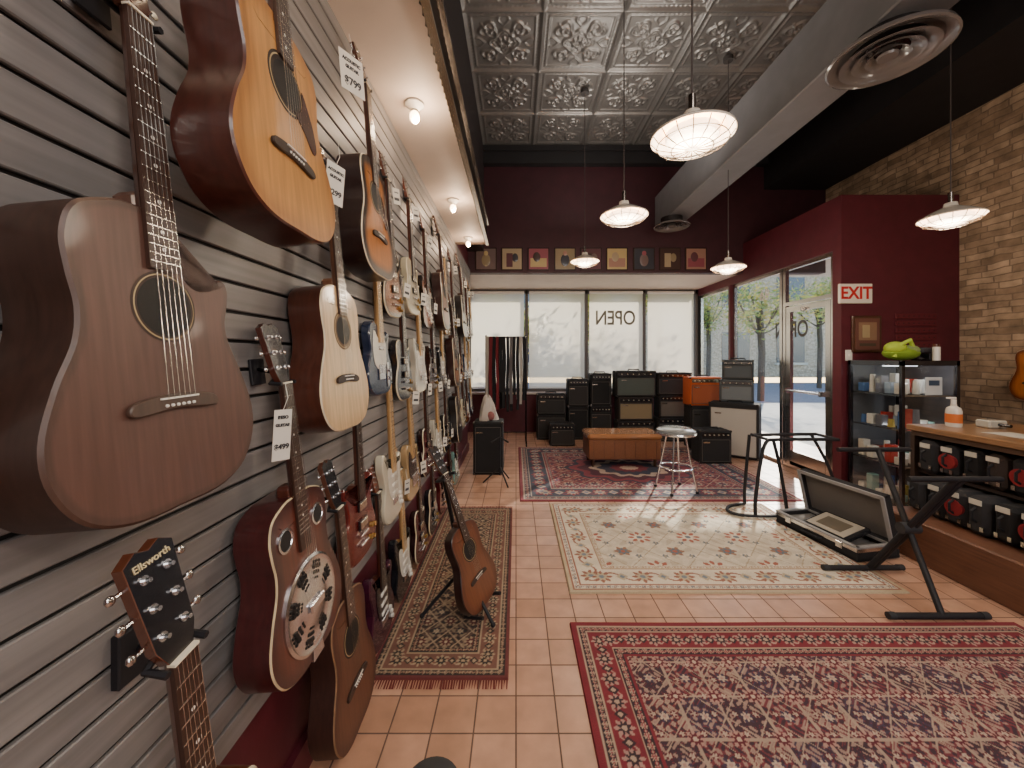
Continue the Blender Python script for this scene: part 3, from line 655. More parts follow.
p=hp_(0,.845,-.025); b.tube([p,(-.60,.70,1.0),(-.70,.735,.95),(-.735,.735,.94)],.006,MATTE,BLK); b.box((-.73,.735,.94),(.018,.075,.10),MATTE,BLK,bev=.003)
b.tube([hp_(-.034,.83,.012),hp_(-.034,.835,-.02),p,hp_(.034,.835,-.02),hp_(.034,.83,.012)],.006,MATTE,BLK,6)
b.obj('slatwall_guitar_hook')
electric('te','#6f7678',None,'#b9b5ac',True,dist=.03).obj('electric_guitar_silver',wallM(-.655,.305,1.29,4,0))
Mr=Matrix.Translation((4.86,3.60,1.08))@Matrix((Vector((0,-1,0)),Vector((0,0,1)),Vector((-1,0,0)))).transposed().to_4x4()
acoustic('#a8642c','#6a3418','#3a1c14','#5a2c1c',w=.95,depth=.09,dist=.138).obj('acoustic_guitar_amber',Mr)
PALS=[('st','#b5b0a2',None,'#d9d3c6',True),('te','#1d2740',None,'#d9d3c6',True),('lp','#8a5220','#1c0f0d',None,False),('sg','#4a1216',None,'#15141a',False),
('st','#8a4318','#120a09','#d9d3c6',False),('lp','#17161a',None,'#d9d3c6',False),('st','#16171c',None,'#d9d3c6',True),('st','#6f8f88',None,'#d9d3c6',False),
('te','#a58a64',None,'#15141a',True),('lp','#541a1c','#260c0e',None,False),('st','#701f24',None,'#d9d3c6',False),('lp','#b8ae92',None,'#15141a',False),('sg','#32180f',None,'#15141a',False),('te','#b8b2a0',None,'#15141a',False)]
electric('te','#1c2842',None,'#d9d3c6',True).obj('electric_guitar',wallM(-.67,1.93,1.31,3))
electric('sg','#5e1a16',None,None,False).obj('electric_guitar',wallM(-.67,1.69,.615,3))
electric('st','#c4bda8',None,'#d9d3c6',True).obj('electric_guitar',wallM(-.67,2.14,.60,3))
electric('st','#3c1428',None,'#1a1418',False).obj('electric_guitar',wallM(-.67,1.97,.05,3))
meshcache={}; tagpos=[]
def put(i,Y,zb,s=0):
    k=i%len(PALS); tagpos.append((Y,zb))
    if k not in meshcache:
        o=electric(*PALS[k]).obj('electric_guitar',wallM(-.67,Y,zb,3,s)); meshcache[k]=o.data
    else:
        o=bpy.data.objects.new('electric_guitar',meshcache[k]); scene.collection.objects.link(o); o.matrix_world=wallM(-.67,Y,zb,3,s)
acm={}
def puta(i,Y,zb):
    k=i%3
    if k not in acm:
        cfg=[('#bd966a','#ad8458','#4a2820'),('#8a5426','#241210','#301814'),('#2a2020','#1d1718','#1d1718')][k]
        o=acoustic(*cfg,'#4a2c20',w=.84,dist=.065,depth=.08,pick='#2a1410',burst=(k==1)).obj('acoustic_guitar',wallM(-.60,Y,zb,5)); acm[k]=o.data
    else:
        o=bpy.data.objects.new('acoustic_guitar',acm[k]); scene.collection.objects.link(o); o.matrix_world=wallM(-.60,Y,zb,5)
up=[(2.14+.41*k) for k in range(10)]
order_u=[2,11,4,3,8,5,0,9,5,6]; order_m=[5,0,12,6,13,4,2,1,8,3]; order_l=[2,8,9,0,5,10,6,11,4,1]; order_f=[6,9,5,3,12,7]
for k,Y in enumerate(up):
    if Y>5.95: break
    if k==3 or k==6: puta(k//3,Y,1.74)
    else: put(order_u[k],Y,1.78 if k%2 else 1.72,random.uniform(-2,2))
    if k>0:
        if k==5: puta(2,Y,.58)
        else: put(order_l[k],Y,.60+random.uniform(-.03,.03),random.uniform(-2,2))
    Y2=Y+.205
    if Y2<5.95:
        if k==4: puta(1,Y2,1.2)
        else: put(order_m[k],Y2,1.22+random.uniform(-.05,.05),random.uniform(-2,2))
        if k<6: put(order_f[k],Y2,.06,random.uniform(-2,2))
b=B()
for Y,zb in tagpos:
    b.M=Matrix.Translation((-.655,Y-.035,zb+.66))@Matrix.Rotation(math.radians(random.uniform(45,75)),4,'Z')@Matrix.Rotation(random.uniform(-.15,.15),4,'Y')
    b.box((0,0,0),(.05,.0012,.085),MATTE,lin('#cfcac0')); b.box((0,-.001,-.015),(.035,.0008,.015),MATTE,lin('#3a3a40')); b.box((0,-.001,.02),(.03,.0008,.006),MATTE,lin('#5a5a60')); b.tube([(0,0,.042),(0,.01,.075),(.01,.02,.1)],.0008,MATTE,WHT,4)
b.obj('hanging_price_tags')
# price tags
def tag(Y,X,z,w,h,lines,rz=-12,ry=0):
    b=B(); b.box((0,0,0),(w,.0012,h),MATTE,lin('#d6d1c8'),bev=.0004); b.tube([(0,0,h/2),(.01,.0,h/2+.03),(.0,0,h/2+.07)],.0007,MATTE,WHT,4)
    M=Matrix.Translation((X,Y,z))@Matrix.Rotation(math.radians(90+rz),4,'Z')@Matrix.Rotation(math.radians(ry),4,'Y')
    o=b.obj('price_tag',M)
    for (s,size,dz) in lines:
        t=text(s,size,(0,0,0),(0,0,0),lin('#2a2a30'),name='tag_lettering',offset=.0006)
        t.matrix_world=M@Matrix.Translation((0,-.0012,dz))@Matrix.Rotation(math.radians(90),4,'X'); t.parent=o; t.matrix_parent_inverse=M.inverted()
tag(1.36,-.58,2.50,.105,.13,[('ACOUSTIC',.016,.04),('GUITAR',.016,.017),('$799',.036,-.03)],-25,-6)
tag(1.22,-.575,2.05,.068,.13,[('ACOUSTIC',.012,.04),('GUITAR',.012,.02),('$299',.025,-.03)],-25,5)
tag(.985,-.60,1.30,.045,.13,[('RESO',.011,.045),('GUITAR',.010,.025),('$499',.018,-.03)],-30,3)
# guitar on stand in the aisle
a=math.radians(27); yv=Vector((-.31,0,.95)).normalized(); zv=Vector((yv.z*math.cos(a),-math.sin(a),-yv.x*math.cos(a))).normalized(); xv=yv.cross(zv)
R=Matrix((xv,yv,zv)).transposed().to_4x4()
Ms=Matrix.Translation((-.165,2.2,.09))@R
acoustic('#6b3d26','#5a301f','#2a1816','#4a281c',w=.92,depth=.06,dist=None,bind='#2a1614',small=.94).obj('acoustic_guitar_on_stand',Ms)
b=B(); c=Vector((-.31,2.27,0)); K=BLK
b.cyl((c.x,c.y,.20),(c.x-.12,c.y,.80),.012,MATTE,K); b.cyl((c.x,c.y,.10),(c.x,c.y,.32),.016,MATTE,K)
for an in(200,320,80):
    q=math.radians(an); b.tube([(c.x,c.y,.26),(c.x+.06*math.cos(q),c.y+.06*math.sin(q),.2),(c.x+.24*math.cos(q),c.y+.24*math.sin(q),.027)],.010,MATTE,K)
    b.ball((c.x+.24*math.cos(q),c.y+.24*math.sin(q),.026),.014,MATTE,K,8,6)
yb=Ms@Vector((0,.76,-.04))
for sg in(-1,1):
    p0=Ms@Vector((sg*.05,.76,.03)); p1=Ms@Vector((sg*.05,.76,-.03)); b.tube([p0,p1,yb,(c.x-.12,c.y,.80)],.009,MATTE,K)
    p2=Ms@Vector((sg*.10,-.012,.03)); p3=Ms@Vector((sg*.10,-.012,-.09)); b.tube([p2,p3,(c.x,c.y,.24)],.010,MATTE,K)
b.obj('guitar_floor_stand')
# ---------------------------------------------------------------- amps
def amp(x,y,z,w,h,d,body='#1b1a1c',grille='#2e2c2c',panel='#17171a',knobs=6,rz=0.,cab=False,logo=True):
    b=B(); c=lin(body)
    b.box((0,d/2,h/2),(w,d,h),CLOTH,c,bev=.015)
    gp=.06 if cab else .22
    gh=h*(1-gp)-.06
    b.box((0,-.001,.035+gh/2),(w-.07,.012,gh),CLOTH,lin(grille),bev=.004)
    tr=lin('#4f4b46')
    for sx in(-1,1): b.box((sx*(w/2-.03),-.006,.035+gh/2),(.006,.012,gh),MATTE,tr)
    b.box((0,-.006,.035),(w-.07,.012,.006),MATTE,tr); b.box((0,-.006,.035+gh),(w-.07,.012,.006),MATTE,tr)
    if not cab:
        b.box((0,-.002,h-.025-h*.07),(w-.06,.014,h*.13),METAL if panel!='#17171a' else GLOSS,lin(panel),bev=.003)
        for i in range(knobs): b.cyl((-w*.36+i*w*.72/(knobs-1),-.006,h-.025-h*.07),(-w*.36+i*w*.72/(knobs-1),-.024,h-.025-h*.07),.009,GLOSS,lin('#a39c8c'),n=10)
    for sx in(-1,1):
        for zz in(0,1): b.box((sx*(w/2-.012),.012,zz*h+(.012 if zz==0 else -.012)),(.03,.03,.03),METAL,(.2,.2,.2),bev=.006)
    b.tube([(-.1,d/2,h),(-.09,d/2,h+.025),(.09,d/2,h+.025),(.1,d/2,h)],.01,MATTE,BLK,6)
    if logo: b.box((-w*.3,-.010,.035+gh*.88),(.09,.004,.02),METAL,(.5,.48,.42))
    b.obj('guitar_amplifier' if not cab else 'speaker_cabinet',Matrix.Translation((x,y,z))@Matrix.Rotation(math.radians(rz),4,'Z'))
def stack(pxl,pxr,Y,items,z=.012):
    x=(pxX(pxl,Y)+pxX(pxr,Y))/2; w=pxX(pxr,Y)-pxX(pxl,Y)
    for it in items:
        k=dict(it); h=k.pop('h'); ww=k.pop('w',w); dx=k.pop('dx',0); d=k.pop('d',.28); amp(x+dx,Y,z,ww,h,d,**k); z+=h+.001
stack(550,575,6.45,[dict(h=.37)],z=0)
stack(537,566,6.95,[dict(h=.45,cab=True),dict(h=.38)],z=0)
stack(568,589,6.95,[dict(h=.6,cab=True,grille='#1a1a1c'),dict(h=.50,w=.38)],z=0)
stack(590.3,612,6.95,[dict(h=.62,grille='#242426'),dict(h=.58,w=.38,grille='#1a1a1c')],z=0)
stack(616,656,6.8,[dict(h=.37,w=.66,grille='#4b443c'),dict(h=.42,w=.62,body='#2a2220',grille='#85765c'),dict(h=.46,grille='#4a524e')],z=0)
stack(658,692,6.8,[dict(h=.42),dict(h=.40,w=.48,grille='#5b5650',dx=-.04),dict(h=.40,grille='#2c2c2e',panel='#5a5652')],z=0)
stack(690,723,6.2,[dict(h=.70,w=.5,cab=True),dict(h=.46,body='#b5501e',grille='#9a5030',panel='#c8bca0')])
amp(3.22,5.70,.012,.66,.80,.32,'#1d1c1e','#b0ada6',cab=True,rz=-38)
amp(3.34,5.82,.813,.46,.34,.22,'#4d5256','#6d7478','#8a8c8c',5,rz=-30)
amp(3.36,5.82,1.155,.42,.30,.2,'#3a3e40','#50565a','#8a8c8c',4,rz=-30)
stack(700,732,5.35,[dict(h=.46,grille='#1c1c1e')])
amp(pxX(488,4.88),4.88,0,.38,.67,.34,'#19181a','#1f1f22',cab=True)
# leather bench
b=B(); cx=(pxX(588,5.15)+pxX(663,5.15))/2; w=pxX(663,5.15)-pxX(588,5.15)
b.box((cx,5.4,.25),(w-.03,.47,.27),SATIN,lin('#74472c'),bev=.012); b.box((cx,5.4,.42),(w,.5,.08),GLOSS,lin('#96643e'),bev=.028)
for sx in(-1,1):
    for sy in(-1,1): b.cyl((cx+sx*(w/2-.08),5.4+sy*.18,.012),(cx+sx*(w/2-.08),5.4+sy*.18,.12),.02,SATIN,lin('#3a2014'),r1=.028)
for k in range(7): b.box((cx-w/2+.08+k*(w-.16)/6,5.163,.25),(.006,.006,.24),SATIN,lin('#5a341e'))
b.obj('leather_top_bench')
# stool
b=B(); sx,sy=1.79,4.30
b.lathe((sx,sy,.62),[(.001,.085),(.17,.085),(.205,.07),(.21,.045),(.20,.02),(.17,.01),(.001,.01)],GLOSS,lin('#7f8486'),36)
b.lathe((sx,sy,.62),[(.212,.02),(.216,.03),(.212,.045)],METAL,CHR,36)
for k in range(4):
    q=math.radians(45+90*k+12); b.tube([(sx+.10*math.cos(q),sy+.10*math.sin(q),.63),(sx+.15*math.cos(q),sy+.15*math.sin(q),.35),(sx+.22*math.cos(q),sy+.22*math.sin(q),.018)],.012,METAL,CHR)
    b.cyl((sx+.22*math.cos(q),sy+.22*math.sin(q),.012),(sx+.22*math.cos(q),sy+.22*math.sin(q),.035),.017,MATTE,BLK)
b.tube([(sx+.17*math.cos(t),sy+.17*math.sin(t),.27) for t in np.linspace(0,2*math.pi,33)],.010,METAL,CHR); b.obj('round_swivel_stool')
# rack of hanging straps
b=B(); y=6.65; x0,x1=pxX(486,y),pxX(526,y); zt=1.84
for x in(x0,x1):
    b.cyl((x,y,.05),(x,y,zt+.04),.014,METAL,lin('#3a3a3c')); b.cyl((x,y-.25,.05),(x,y+.25,.05),.014,METAL,lin('#3a3a3c'))
    for sg in(-1,1): b.cyl((x-.01,y+sg*.24,.028),(x+.01,y+sg*.24,.028),.028,MATTE,BLK)
b.cyl((x0,y,.2),(x1,y,.2),.01,METAL,lin('#3a3a3c'))
gc=['#17161a','#1d1c20','#121216','#2a282c','#161519','#5c585a','#18171b','#141318','#6a2028','#1b1a1e','#a09a92','#15141a','#3a2a20','#22304a']
rs=random.Random(3)
for yr in(-.10,0,.10):
    b.cyl((x0,y+yr,zt),(x1,y+yr,zt),.010,METAL,CHR)
    for k in range(12):
        xx=x0+.03+(x1-x0-.06)*k/11+rs.uniform(-.006,.006); L=rs.uniform(.95,1.3); wd=rs.uniform(.045,.055); an=rs.uniform(-.35,.35); c=lin(rs.choice(gc)); vs=[];fs=[];mm=14
        for s2 in(-1,1):
            for j in range(mm):
                tt=j/(mm-1); zz=zt+.012-tt*L; off=.012+.010*math.sin(tt*3.1)
                for e in(-1,1):
                    vs.append((xx+e*wd/2*math.cos(an+.4*tt)+.006*math.sin(tt*7+k),y+yr+s2*off+e*wd/2*math.sin(an+.4*tt)*.6,zz))
        for s2 in(0,1):
            for j in range(mm-1):
                q=s2*mm*2+j*2; fs.append((q,q+1,q+3,q+2))
        fs.append((0,1,mm*2+1,mm*2)); q=mm*2-2; fs.append((q,q+1,q+1+mm*2,q+mm*2))
        b.add(vs,fs,CLOTH,c)
b.obj('strap_display_rack',smooth=0)
# draped cloth on speaker top
b=B(); cx,cy=pxX(487,5.0),5.05; vs=[];fs=[];n1=22;n2=14
for j in range(n2):
    t=j/(n2-1)
    for i in range(n1):
        a=2*math.pi*i/n1; rr=(.02+.10*t**.6)*(1+.28*math.sin(3*a+1)*t+.12*math.sin(7*a+5*t)); vs.append((cx+rr*math.cos(a),cy+rr*.8*math.sin(a),.674+.31*(1-t)**.8*(1+.1*math.sin(2*a))))
for j in range(n2-1):
    for i in range(n1): a_=j*n1+i; b_=j*n1+(i+1)%n1; fs.append((a_,a_+n1,b_+n1,b_))
fs.append(tuple(range(n1))); b.add(vs,fs,CLOTH,lin('#b5aca4')); b.ball((cx+.05,cy-.07,.735),(.05,.035,.06),CLOTH,lin('#8f5a58')); b.obj('crumpled_white_cloth')
b=B(); c=Vector((pxX(500,4.55),4.55,0))
for an in(180,300,60): q=math.radians(an); b.tube([(c.x,c.y,.2),(c.x+.2*math.cos(q),c.y+.2*math.sin(q),.012)],.009,MATTE,BLK)
b.cyl((c.x,c.y,.1),(c.x,c.y,.55),.010,MATTE,BLK); b.tube([(c.x-.1,c.y-.05,.5),(c.x,c.y,.55),(c.x+.1,c.y-.05,.5)],.01,MATTE,BLK); b.obj('empty_guitar_stand')
# ---------------------------------------------------------------- right side
b=B(); X0,X1,Y0,Y1,Z=3.72,4.28,3.70,4.30,1.46
for x in(X0+.015,X1-.015):
    for yy in(Y0+.015,Y1-.015): b.box((x,yy,Z/2),(.03,.03,Z),GLOSS,BLK)
for zz in(.04,.42,.78,1.12,Z-.02): 
    if .1<zz<1.4:
        b.box(((X0+X1)/2,(Y0+Y1)/2,zz),(X1-X0-.04,Y1-Y0-.04,.008),GLASS,WHT); b.box((X0+.03,(Y0+Y1)/2,zz),(.012,Y1-Y0,.012),METAL,(.6,.62,.62)); b.box(((X0+X1)/2,Y0+.03,zz),(X1-X0,.012,.012),METAL,(.6,.62,.62))
    else: b.box(((X0+X1)/2,(Y0+Y1)/2,zz),(X1-X0,Y1-Y0,.05),GLOSS,BLK)
b.box(((X0+X1)/2,Y1-.01,Z/2),(X1-X0-.08,.01,Z),MATTE,lin('#5a5c60')); b.box((X1-.01,(Y0+Y1)/2,Z/2),(.01,Y1-Y0-.08,Z),MATTE,lin('#4a4a4e'))
b.box((X0+.008,(Y0+Y1)/2,Z/2),(.004,Y1-Y0-.06,Z-.1),GLASS,WHT); b.box(((X0+X1)/2,Y0+.008,Z/2),(X1-X0-.06,.004,Z-.1),GLASS,WHT)
ic=['#8fa0b0','#c9c2b4','#4a6a9a','#a83a30','#d8d4c8','#6a6a70','#b8a050','#7fa8a0','#d8d4c8']
for lv,zz in enumerate((.07,.43,.79,1.13)):
    for k in range(5):
        for r_ in range(3):
            h=random.uniform(.05,.20); x_=X0+.09+r_*.15; y_=Y0+.1+k*.1
            if random.random()<.6: b.box((x_,y_,zz+h/2+.001),(.08,.07,h),GLOSS,lin(random.choice(ic)),bev=.006)
            else: b.cyl((x_,y_,zz+.001),(x_,y_,zz+h),.03,GLOSS,lin(random.choice(ic)),r1=.024,n=12)
b.box((X0+.28,4.0,Z-.05),(.35,.02,.012),EMIT,(2,2.1,2.2))
b.box((X0+.30,Y0-.004,1.22),(.16,.006,.17),MATTE,lin('#c8cdd0')); b.box((X0+.30,Y0-.009,1.25),(.1,.004,.05),MATTE,lin('#3a4a60'))
b.obj('glass_display_cabinet')
for zz in (1.37,.74):
    L=bpy.data.lights.new('case_strip','POINT'); L.energy=2.2; L.color=(.95,.95,1); L.shadow_soft_size=.05
    o=bpy.data.objects.new('display_case_light',L); o.location=(X0+.28,Y0+.05,zz); scene.collection.objects.link(o)
b=B()
b.ball((3.96,3.95,1.54),(.17,.12,.075),CLOTH,lin('#7f9c2c')); b.ball((3.88,3.93,1.59),(.09,.09,.07),CLOTH,lin('#a4bc3c')); b.ball((4.01,3.92,1.57),(.09,.08,.055),CLOTH,lin('#8a9c60')); b.tube([(3.84,3.9,1.5),(3.88,3.86,1.63),(3.96,3.86,1.67),(4.01,3.88,1.6)],.02,CLOTH,lin('#b4cc4c')); b.obj('green_bag')
b=B(); b.box((4.21,3.95,1.505),(.12,.2,.08),GLOSS,BLK,bev=.01); b.cyl((4.16,3.80,1.466),(4.16,3.80,1.60),.03,GLOSS,WHT); b.cyl((4.23,3.87,1.54),(4.23,3.87,1.63),.025,GLOSS,lin('#5a3020')); b.box((4.21,3.98,1.57),(.10,.12,.05),MATTE,lin('#4a4a50'),bev=.006); b.obj('stacked_boxes')
# counter + cases
b=B()
b.box((3.62,2.15,.935),(.90,1.95,.045),WOOD,lin('#8f6c4c'),bev=.006)
b.box((3.62,2.15,.895),(.86,1.9,.04),MATTE,lin('#4a3424'))
b.box((3.50,2.15,.15),(1.14,1.9,.30),SATIN,lin('#6a4634'),bev=.01)
b.box((3.66,2.15,.59),(.86,1.9,.02),MATTE,lin('#2a1c16'))
b.box((4.03,2.15,.6),(.04,1.9,.56),MATTE,lin('#2a1c16')); b.box((3.62,3.10,.6),(.84,.03,.56),MATTE,lin('#3a281e')); b.box((3.62,1.21,.6),(.84,.03,.56),MATTE,lin('#3a281e'))
b.obj('wooden_counter')
b=B(); 
for row,(xf,z0,h) in enumerate(((3.10,.302,.27),(3.20,.602,.25))):
    yy=1.26; k=0
    while yy<2.98:
        wd=random.choice((.12,.135,.15)); c=lin(['#1f1e20','#2b2a2d','#1a191b','#3a2f2a'][random.randrange(4)]); xo=random.uniform(-.02,.03)
        b.box((xf+xo+.30,yy+wd/2,z0+h/2),(.6,wd-.012,h-random.uniform(0,.03)),CLOTH,c,bev=.03)
        b.tube([(xf+xo-.0,yy+wd/2-.0,z0+h*.35),(xf+xo-.03,yy+wd/2,z0+h*.42),(xf+xo-.03,yy+wd/2,z0+h*.62),(xf+xo,yy+wd/2,z0+h*.7)],.008,MATTE,BLK,6)
        if k%3==(row+1)%3: b.cyl((xf+xo-.004,yy+wd/2,z0+h*.5),(xf+xo+.02,yy+wd/2,z0+h*.5),.056,CLOTH,lin('#8a2228'),n=20)
        if random.random()<.7: b.box((xf+xo-.004,yy+wd/2,z0+h*.84),(.006,.07,.035),MATTE,lin('#c8c4b8'))
        b.box((xf+xo-.002,yy+wd*.25,z0+h*.2),(.008,.02,.03),METAL,(.6,.58,.5)); b.box((xf+xo-.002,yy+wd*.75,z0+h*.2),(.008,.02,.03),METAL,(.6,.58,.5))
        yy+=wd; k+=1
b.obj('row_of_instrument_cases')
b=B(); x,y=3.42,3.0; b.lathe((x,y,.958),[(.001,0),(.045,0),(.047,.01),(.047,.12),(.04,.145),(.018,.16),(.018,.175)],GLOSS,lin('#d8cfc4'),24); b.lathe((x,y,.958),[(.0475,.03),(.0478,.03),(.0478,.10),(.0475,.10)],MATTE,lin('#cc6a2c'),24)
b.cyl((x,y,1.13),(x,y,1.17),.016,GLOSS,WHT); b.box((x-.02,y,1.18),(.07,.02,.014),GLOSS,WHT,bev=.004); b.obj('hand_sanitizer_bottle')
b=B()
for k in range(4): b.M=Matrix.Translation((3.45+.06*k,2.62-.13*k,.9595+.0015*k))@Matrix.Rotation(.3*k,4,'Z'); b.box((0,0,0),(.21,.28,.0012),MATTE,lin('#b9b3a8'))
b.obj('paper_sheets')
b=B(); b.M=Matrix.Translation((3.55,2.95,.958)); b.box((.1,0,.03),(.14,.1,.06),GLOSS,lin('#b9b4a8'),bev=.01); b.cyl((.1,0,.03),(.1,-.12,.03),.012,GLOSS,BLK); b.obj('card_reader')
# keyboard X stand
b=B(); K=BLK; r=.017
b.cyl((2.42,2.18,.03),(2.62,2.78,.83),r,MATTE,K)
b.cyl((2.46,2.68,.03),(2.52,2.2,.80),r,MATTE,K); b.cyl((2.49,2.68,.03),(2.56,2.2,.80),r,MATTE,K)
b.cyl((2.13,2.18,.03),(2.66,2.18,.03),.018,MATTE,K); b.cyl((2.16,2.68,.03),(2.68,2.68,.03),.018,MATTE,K)
b.cyl((2.33,2.78,.83),(2.85,2.78,.83),.016,MATTE,K); b.cyl((2.25,2.2,.80),(2.78,2.2,.80),.016,MATTE,K)
b.cyl((2.45,2.45,.41),(2.56,2.45,.41),.035,MATTE,lin('#2a2a2e'),n=18)
for x,y in((2.13,2.18),(2.66,2.18),(2.16,2.68),(2.68,2.68)): b.cyl((x-.02,y,.032),(x+.02,y,.032),.02,MATTE,lin('#2a2a2e'))
b.obj('keyboard_stand')
# tubular stand with bent legs
b=B()
b.tube(spline([(2.62,3.62,.028),(2.35,3.55,.028),(2.10,3.58,.028),(2.03,3.68,.028),(2.12,3.80,.028),(2.3,3.86,.028)],6,closed=False),.015,MATTE,K)
b.tube(spline([(2.22,3.56,.03),(2.22,3.56,.18),(2.27,3.57,.5),(2.33,3.58,.70),(2.45,3.58,.73),(3.0,3.58,.73)],5,closed=False),.016,MATTE,K)
b.tube(spline([(2.55,3.61,.03),(2.52,3.60,.2),(2.46,3.59,.5),(2.40,3.58,.72)],5,closed=False),.015,MATTE,K)
b.tube([(2.36,3.84,.72),(3.0,3.84,.73)],.016,MATTE,K); b.tube([(3.0,3.57,.73),(3.0,3.85,.73)],.014,MATTE,K); b.tube([(2.36,3.57,.725),(2.36,3.85,.725)],.014,MATTE,K)
b.tube(spline([(2.3,3.86,.028),(2.3,3.86,.2),(2.34,3.85,.72)],5,closed=False),.015,MATTE,K)
b.tube(spline([(2.95,3.84,.73),(3.1,3.80,.4),(3.2,3.78,.02)],5,closed=False),.015,MATTE,K)
b.obj('tubular_instrument_stand')
# open hard case
Mc=Matrix.Translation((2.60,3.16,.013))@Matrix.Rotation(math.radians(-80),4,'Z')
b=B(); w,d,h=.70,.38,.10; wall=.02; c=lin('#232225'); TR=(.62,.62,.63)
for (cx,cy,sx_,sy_) in((0,-d/2+wall/2,w,wall),(0,d/2-wall/2,w,wall),(-w/2+wall/2,0,wall,d-2*wall),(w/2-wall/2,0,wall,d-2*wall)): b.box((cx,cy,h/2),(sx_,sy_,h),CLOTH,c,bev=.004)
b.box((0,0,.01),(w,d,.02),CLOTH,c)
b.box((0,0,.03),(w-.05,d-.05,.02),CLOTH,lin('#8a8682'))
for (cx,cy,sx_,sy_) in((0,-d/2+.008,w+.004,.03),(0,d/2-.008,w+.004,.02),(-w/2+.008,0,.03,d),(w/2-.008,0,.03,d)): b.box((cx,cy,h),(sx_,sy_,.012),MATTE,lin('#9a999a'))
b.box((0,-d/2-.001,h-.018),(w,.006,.03),METAL,TR); b.box((w/2+.001,0,h-.018),(.006,d,.03),METAL,TR); b.box((-w/2-.001,0,h-.018),(.006,d,.03),METAL,TR)
for q in(-.22,.22): b.box((q,-d/2-.006,h-.03),(.05,.01,.05),METAL,TR,bev=.003)
b.M=Matrix.Translation((0,-.03,.115))@Matrix.Rotation(math.radians(16),4,'X')
b.box((0.05,0,0),(.36,.26,.04),GLOSS,lin('#26262a'),bev=.008); b.box((.05,0,.022),(.31,.21,.004),MATTE,lin('#aaa294')); b.box((.05,0,.025),(.20,.13,.003),MATTE,lin('#5f5648'))
b.M=Matrix.Identity(4)
b.box((-.25,0,.055),(.13,.28,.03),CLOTH,lin('#7a7775'),bev=.01)
b.M=Matrix.Translation((0,d/2,h))@Matrix.Rotation(math.radians(104),4,'X')
b.box((0,d/2,-.0),(w,d,.012),CLOTH,c,bev=.003)
for (cx,cy,sx_,sy_) in((0,.01,w,.02),(0,d-.01,w,.02),(-w/2+.01,d/2,.02,d),(w/2-.01,d/2,.02,d)): b.box((cx,cy,.03),(sx_,sy_,.06),CLOTH,c,bev=.003)
for (cx,cy,sx_,sy_) in((0,.008,w,.02),(0,d-.008,w,.028),(-w/2+.008,d/2,.028,d),(w/2-.008,d/2,.028,d)): b.box((cx,cy,.062),(sx_,sy_,.010),MATTE,lin('#9a999a'))
b.box((0,d/2,.012),(w-.04,d-.04,.012),CLOTH,lin('#6a6765'))
b.M=Matrix.Identity(4)
b.tube([(-.08,-d/2,.05),(-.07,-d/2-.03,.05),(.07,-d/2-.03,.05),(.08,-d/2,.05)],.009,MATTE,BLK,6)
b.obj('open_hard_case',Mc)
# small dark stool top at bottom edge
b=B(); b.lathe((-.21,.95,.40),[(.001,.045),(.05,.047),(.07,.04),(.074,.02),(.07,0),(.001,0)],MATTE,lin('#2a2b2e'),28); b.cyl((-.21,.95,.05),(-.21,.95,.40),.014,METAL,lin('#4a4a4e'))
for k in range(3): q=k*2.094+.4; b.tube([(-.21,.95,.2),(-.21+.2*math.cos(q),.95+.2*math.sin(q),.012)],.01,METAL,lin('#4a4a4e'))
b.obj('small_black_stool')
# ---------------------------------------------------------------- exterior
solid('exterior_sidewalk',(-14,YW+.1,-.16),(24,13,-.05),M_conc); solid('exterior_entry_pavement',(XS+.1,4.45,-.14),(24,YW+.1,-.04),M_conc)
M_road=wallmat('asphalt',lin('#77757a'),.9); solid('exterior_road',(-40,13,-.2),(60,24,-.1),M_road)
b=B(); b.box((5,30,5),(60,4,10),0,(1,1,1))
for k in range(14):
    for l in range(2): b.box((-20+k*4,27.98,2.2+l*4),(2.0,.1,2.2),1,lin('#3a4450')); b.box((-20+k*4,27.9,1.0+l*4),(2.3,.2,.15),2,lin('#c8c0b0'))
b.obj('exterior_building',smooth=0,extra=[M_facade,M_gloss,M_matte])
def leafmat():
    m=bpy.data.materials.new('leaves'); m.use_nodes=True; nt=m.node_tree; N=nt.nodes;L=nt.links; bb=N['Principled BSDF']
    a=N.new('ShaderNodeAttribute'); a.attribute_name='Col'; L.new(a.outputs['Color'],bb.inputs['Base Color']); bb.inputs['Roughness'].default_value=.7
    t=N.new('ShaderNodeBsdfTranslucent'); L.new(a.outputs['Color'],t.inputs[0]); mx=N.new('ShaderNodeMixShader'); mx.inputs[0].default_value=.4
    L.new(bb.outputs[0],mx.inputs[1]); L.new(t.outputs[0],mx.inputs[2]); L.new(mx.outputs[0],N['Material Output'].inputs[0]); return m
M_leaf=leafmat()
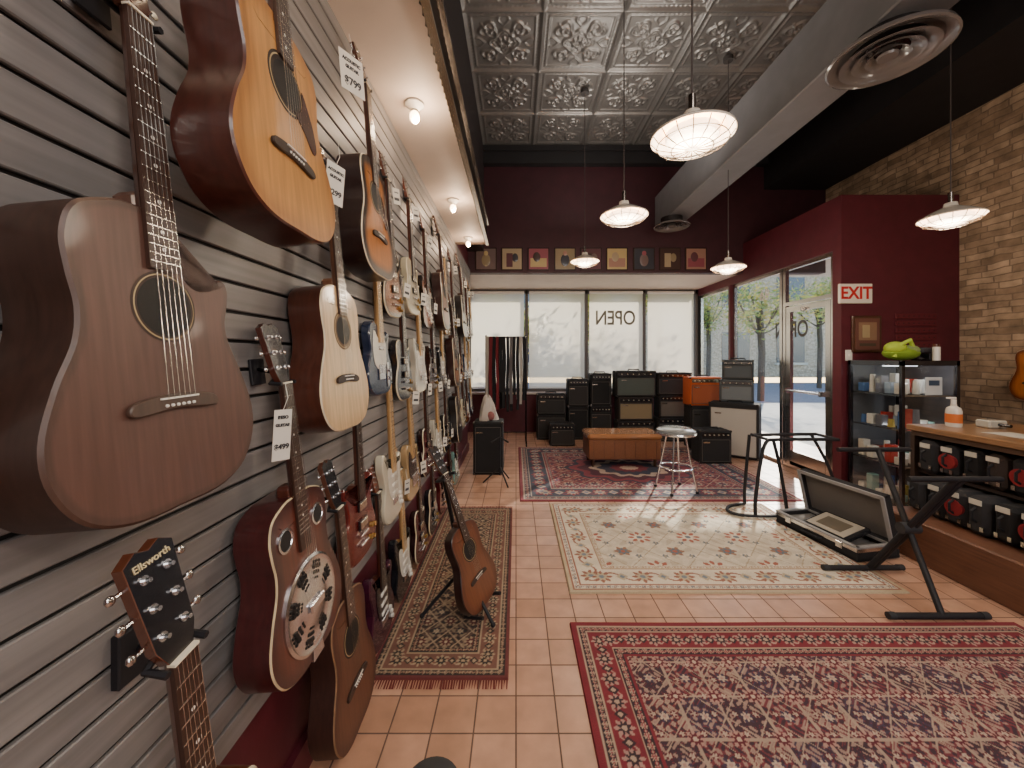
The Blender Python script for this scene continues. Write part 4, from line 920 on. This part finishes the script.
def tree(x,y,h,R,seed,n=1800):
    rnd=random.Random(seed); b=B()
    b.tube([(0,0,-.0),(.05,0,h*.4),(0,.05,h*.75)],.11,0,lin('#4a3c30'),10)
    cl=[]
    for k in range(9):
        a=rnd.uniform(0,6.28); rr=rnd.uniform(.3,1)*R*.7; c=Vector((rr*math.cos(a),rr*math.sin(a),h*.75+rnd.uniform(-.35,.5)*R)); cl.append(c)
        b.tube([(0,.05,h*.55),tuple((c+Vector((0,0,h*.5)))/2),tuple(c)],.03,0,lin('#4a3c30'),6)
    for k in range(n):
        c=rnd.choice(cl); d=Vector((rnd.gauss(0,1),rnd.gauss(0,1),rnd.gauss(0,.8)))*R*.24; p=c+d
        u=Vector((rnd.gauss(0,1),rnd.gauss(0,1),rnd.gauss(0,1))).normalized(); w=u.orthogonal().normalized(); s=rnd.uniform(.05,.11)
        g=rnd.uniform(.7,1.3); col=tuple(q*g for q in lin(rnd.choice(['#8d9c4c','#a3a64e','#6f8a44','#c0aa4e'])))
        b.add([tuple(p-u*s),tuple(p+w*s*.5),tuple(p+u*s),tuple(p-w*s*.5)],[(0,1,2,3)],1,col)
    b.obj('exterior_tree',Matrix.Translation((x,y,-.05)),smooth=0,extra=[M_matte,M_leaf])
tree(1.75,10.0,3.5,1.05,1,3600); tree(-.3,10.6,3.2,.95,7,3000); tree(4.3,11.6,5.0,1.2,2,1800); tree(8.6,13.5,4.2,1.5,3,1600); tree(12.5,14.2,4.5,1.6,4,1600); tree(10,20,5.5,2,5,2600); tree(15,19,5.5,2,6,2600)
# ---------------------------------------------------------------- lights
sun=bpy.data.lights.new('sun','SUN'); sun.energy=9.5; sun.color=(1,.91,.78); sun.angle=.02
o=bpy.data.objects.new('sun_light',sun); scene.collection.objects.link(o)
dv=Vector((-.5,-.72,-.48)).normalized(); o.rotation_euler=dv.to_track_quat('-Z','Y').to_euler()
def area(name,loc,rot,size,e,col):
    L=bpy.data.lights.new(name,'AREA'); L.energy=e; L.size=size; L.color=col; o=bpy.data.objects.new(name,L); o.location=loc; o.rotation_euler=rot; scene.collection.objects.link(o)
area('rear_ceiling_fill',(1.6,-1.6,4.0),(0,0,0),2.2,125,(1,.95,.9))  # added fill overhead behind the camera, no fixture modelled
area('rear_room_fill',(2.6,-2.6,2.4),(math.radians(75),0,math.radians(25)),2.0,62,(1,.95,.91))  # second added fill, aimed forward at the guitar wall
w=bpy.data.worlds.new('World'); scene.world=w; w.use_nodes=True; nt=w.node_tree; bg=nt.nodes['Background']
sk=nt.nodes.new('ShaderNodeTexSky'); sk.sky_type='NISHITA'; sk.sun_disc=False; sk.sun_elevation=math.radians(32); sk.sun_rotation=math.radians(20)
nt.links.new(sk.outputs[0],bg.inputs[0]); bg.inputs[1].default_value=.75
# ---------------------------------------------------------------- camera
cam=bpy.data.cameras.new('camera'); cam.sensor_width=36; cam.lens=F/1024*36; cam.shift_x=-(VX-512)/1024; cam.shift_y=(VY-384)/1024; cam.clip_start=.03
co=bpy.data.objects.new('camera',cam); co.location=(0,0,CH); co.rotation_euler=(math.radians(90),0,0); scene.collection.objects.link(co); scene.camera=co
